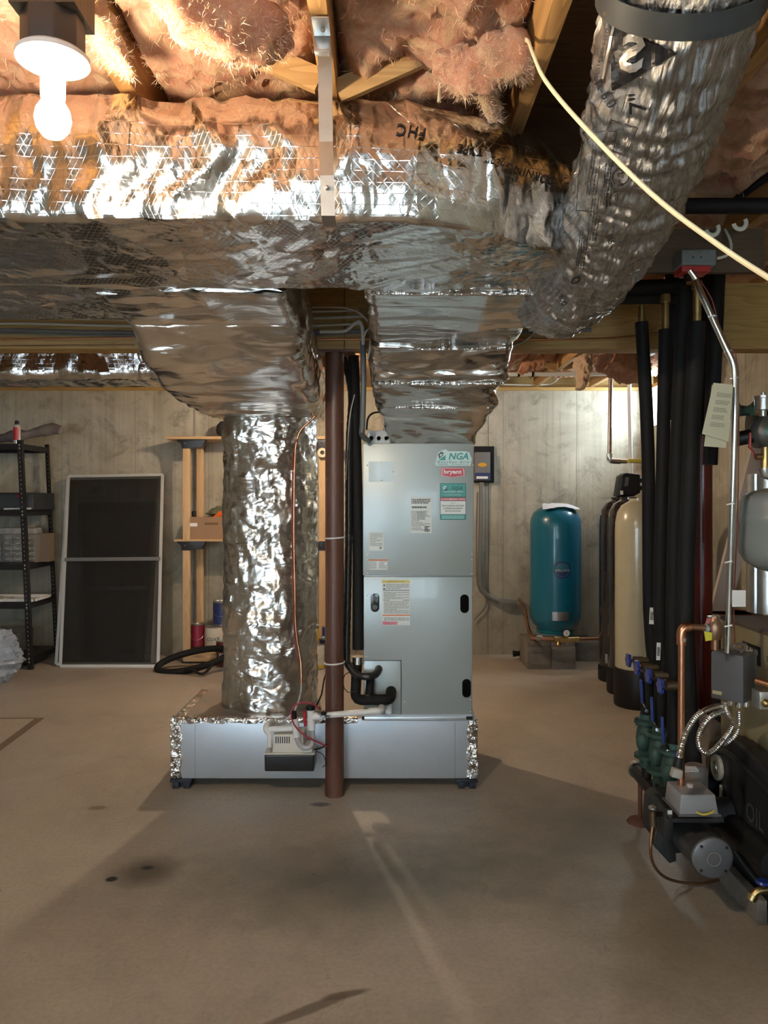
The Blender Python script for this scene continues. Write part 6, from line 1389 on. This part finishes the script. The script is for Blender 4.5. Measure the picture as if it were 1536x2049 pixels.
tb_ = MB(); x0_, x1_ = P(1357, 0, 2.62).x, P(1437, 0, 2.62).x; zz0, zz1 = P(0, 1630, 2.62).z, P(0, 1592, 2.62).z
rbox(x0_+.004, x1_, 2.62, 2.76, zz0, zz1, .008).build('ignition_box', M('ignition_grey', (.27, .275, .29), .35), bn, bevel=.003)
MB().box(x0_-.002, x1_+.006, 2.612, 2.77, zz0-.004, zz0+.001).build('box_flange', MMOT, bn)
MB().cyl((x0_+.07, 2.70, zz1), (x0_+.07, 2.70, zz1+.012), .011, 16).build('reset_button', M('button_pink', (.50, .42, .42), .4), bn)
MB().tube([(x0_+.055, 2.608, zz0+.014), (x0_+.075, 2.600, zz0+.008), (x0_+.10, 2.602, zz0+.012), (x0_+.115, 2.607, zz0+.018)], .0035, 8, step=.006).build('yellow_wire', M('yellow_wire', (.62, .48, .05), .4), bn)
MB().lathe([(0, 0), (.045, 0), (.045, .07), (.03, .085), (0, .085)], (P(1390, 0, 2.84).x, 2.84, zz0+.01), 28).build('transformer_can', M('labelled_can', (.25, .22, .20), .4, var=.2), bn)
bars((P(1384, 0, 2.79).x, 2.792, zz1+.03), UX, UZ, 4, .05, .022, seed=5).build('can_label', MWS, bn, smooth_=False)
MB().box(bc.x-.13, bc.x-.10, 2.70, 2.84, bc.z+.02, bc.z+.13).build('side_box', MCI, bn, bevel=.003); MB().box(bc.x-.120, bc.x-.105, 2.697, 2.70, bc.z+.09, bc.z+.125).build('side_label', MWS, bn)
MB().prism([(bc.x-.13, bc.z-.05), (bc.x-.115, bc.z+.03), (bc.x-.06, bc.z+.03), (bc.x-.05, bc.z-.10), (bc.x-.075, bc.z-.11)], 2.80, 2.834).build('pump_cover', MCI, bn, bevel=.004)
ol_ = thing('oil_line', 'copper oil line looping along the floor under the burner', 'pipe', P(1330, 1760, 2.75))
MB().tube([P(1306, 1650, 2.72), P(1301, 1690, 2.70), P(1305, 1725, 2.72), P(1325, 1752, 2.78), P(1355, 1764, 2.86), P(1400, 1768, 2.88), P(1440, 1760, 2.92), P(1470, 1750, 2.95)], .0055, 10, step=.015).build('tube', MCOPD, ol_)
MB().cyl(P(1305, 1622, 2.72), P(1306, 1652, 2.72), .012, 12).build('flare_nut', MDBR, ol_); MB().cyl(P(1306, 1630, 2.72), P(1334, 1628, 2.74), .009, 12).build('inlet_arm', MIRON, ol_); MB().lathe([(0, 0), (.014, 0), (.014, .006), (.006, .012), (0, .012)], P(1305, 1618, 2.72), 16).build('valve_top', MGALV, ol_)
cp_ = P(1482, 1760, 2.93); one('concrete_pad', MB().box(1.33, 2.1, 2.2, 3.05, 0, .0), MCMU, 'low pad', 'pad') if False else None
one('concrete_block', rbox(1.27, 1.305, 2.62, 2.98, 0, .085), MCMU, 'low strip of concrete block against the foot of the boiler', 'block', bevel=.004)
df = thing('drain_faucet', 'brass boiler drain faucet with blue handle, bottom right', 'faucet', P(1515, 1790, 2.62))
fz = lambda px, py: P(px, py, 2.55)
MB().tube([fz(1545, 1780), fz(1526, 1781), fz(1514, 1784), fz(1506, 1793)], .012, 16, step=.006).build('spout', MBRASS, df); MB().cyl(fz(1507, 1790), fz(1502, 1800), .016, 16).build('hose_thread', MBRASS, df)
MB().lathe([(0, 0), (.022, 0), (.024, .004), (.020, .010), (0, .012)], fz(1526, 1768), 18).build('blue_handle', MVAL, df); MB().cyl(fz(1526, 1780), fz(1526, 1768), .005, 10).build('stem', MBRASS, df)
one('concrete_block', MB().box(1.235, 1.31, 2.30, 2.44, 0, .12), MCMU, 'corner of a pale concrete block at the right edge under the faucet', 'block', bevel=.006)
# things round the boiler, farther back
one('foam_board', MB().bar((2.30, 4.62, 1.92), (1.94, 4.55, .62), .11, .03, (0, 1, 0)), M('pale_pink_board', (.50, .43, .40), .6), 'pale board leaning on the right wall behind the steel conduit', 'board')
bk = thing('steel_drum', 'black round drum on the floor behind the red column', 'drum', (1.95, 4.5, 0))
MB().lathe([(0, 0), (.19, 0), (.21, .75), (.215, .78), (.20, .79), (0, .79)], (1.99, 4.5, 0), 36).build('drum_body', MIRON, bk); MB().lathe([(.15, .792), (.155, .800), (.165, .792)], (1.99, 4.5, 0), 36).build('lid_ring', M('rusty_steel', (.14, .06, .04), .8, var=.3), bk)
one('wall_stud', MB().box(2.20, 2.26, 3.95, 3.99, 0, JB-.001), MJ, 'rough vertical stud near the right wall behind the flue', 'stud')
one('plywood_panel', MB().box(1.40, 1.43, 3.26, 3.66, .0, .50), M('pale_papery_board', (.36, .31, .27), .7, var=.2), 'pale board standing behind the heating pipes', 'board')
for (a, b_, r, lb) in (((1.30, 3.10, .22), (1.30, 2.55, .24), .05, 'dark circulator pipe along the foot of the boiler'), ((1.18, 3.05, .30), (1.40, 3.10, .32), .045, 'dark pipe joining the manifold to the boiler')):
    one('boiler_pipe', MB().tube([a, b_], r, 20), MIRON, lb, 'pipe')
for (p0, p1, r) in ((P(1512, 1362, 2.66), P(1545, 1372, 2.62), .012),): one('copper_stub', MB().tube([p0, p1], r, 12), MCOPD, 'copper pipe stub right of the grey control box', 'pipe')
gs = thing('gauge_bracket', 'small metal gauge bracket at right beside the control box', 'bracket', P(1525, 1410, 2.62)); MB().box(1.27, 1.32, 2.60, 2.66, .74, .80).build('plate', MGALV, gs, bevel=.003); MB().sphere((1.285, 2.59, .765), .014, 12).build('knob', MBRASS, gs)
MB().tube([(1.32, 2.5, .86), (1.345, 2.62, .84), (1.39, 2.66, .84)], .03, 14).build('black_elbow', MIRON, gs)
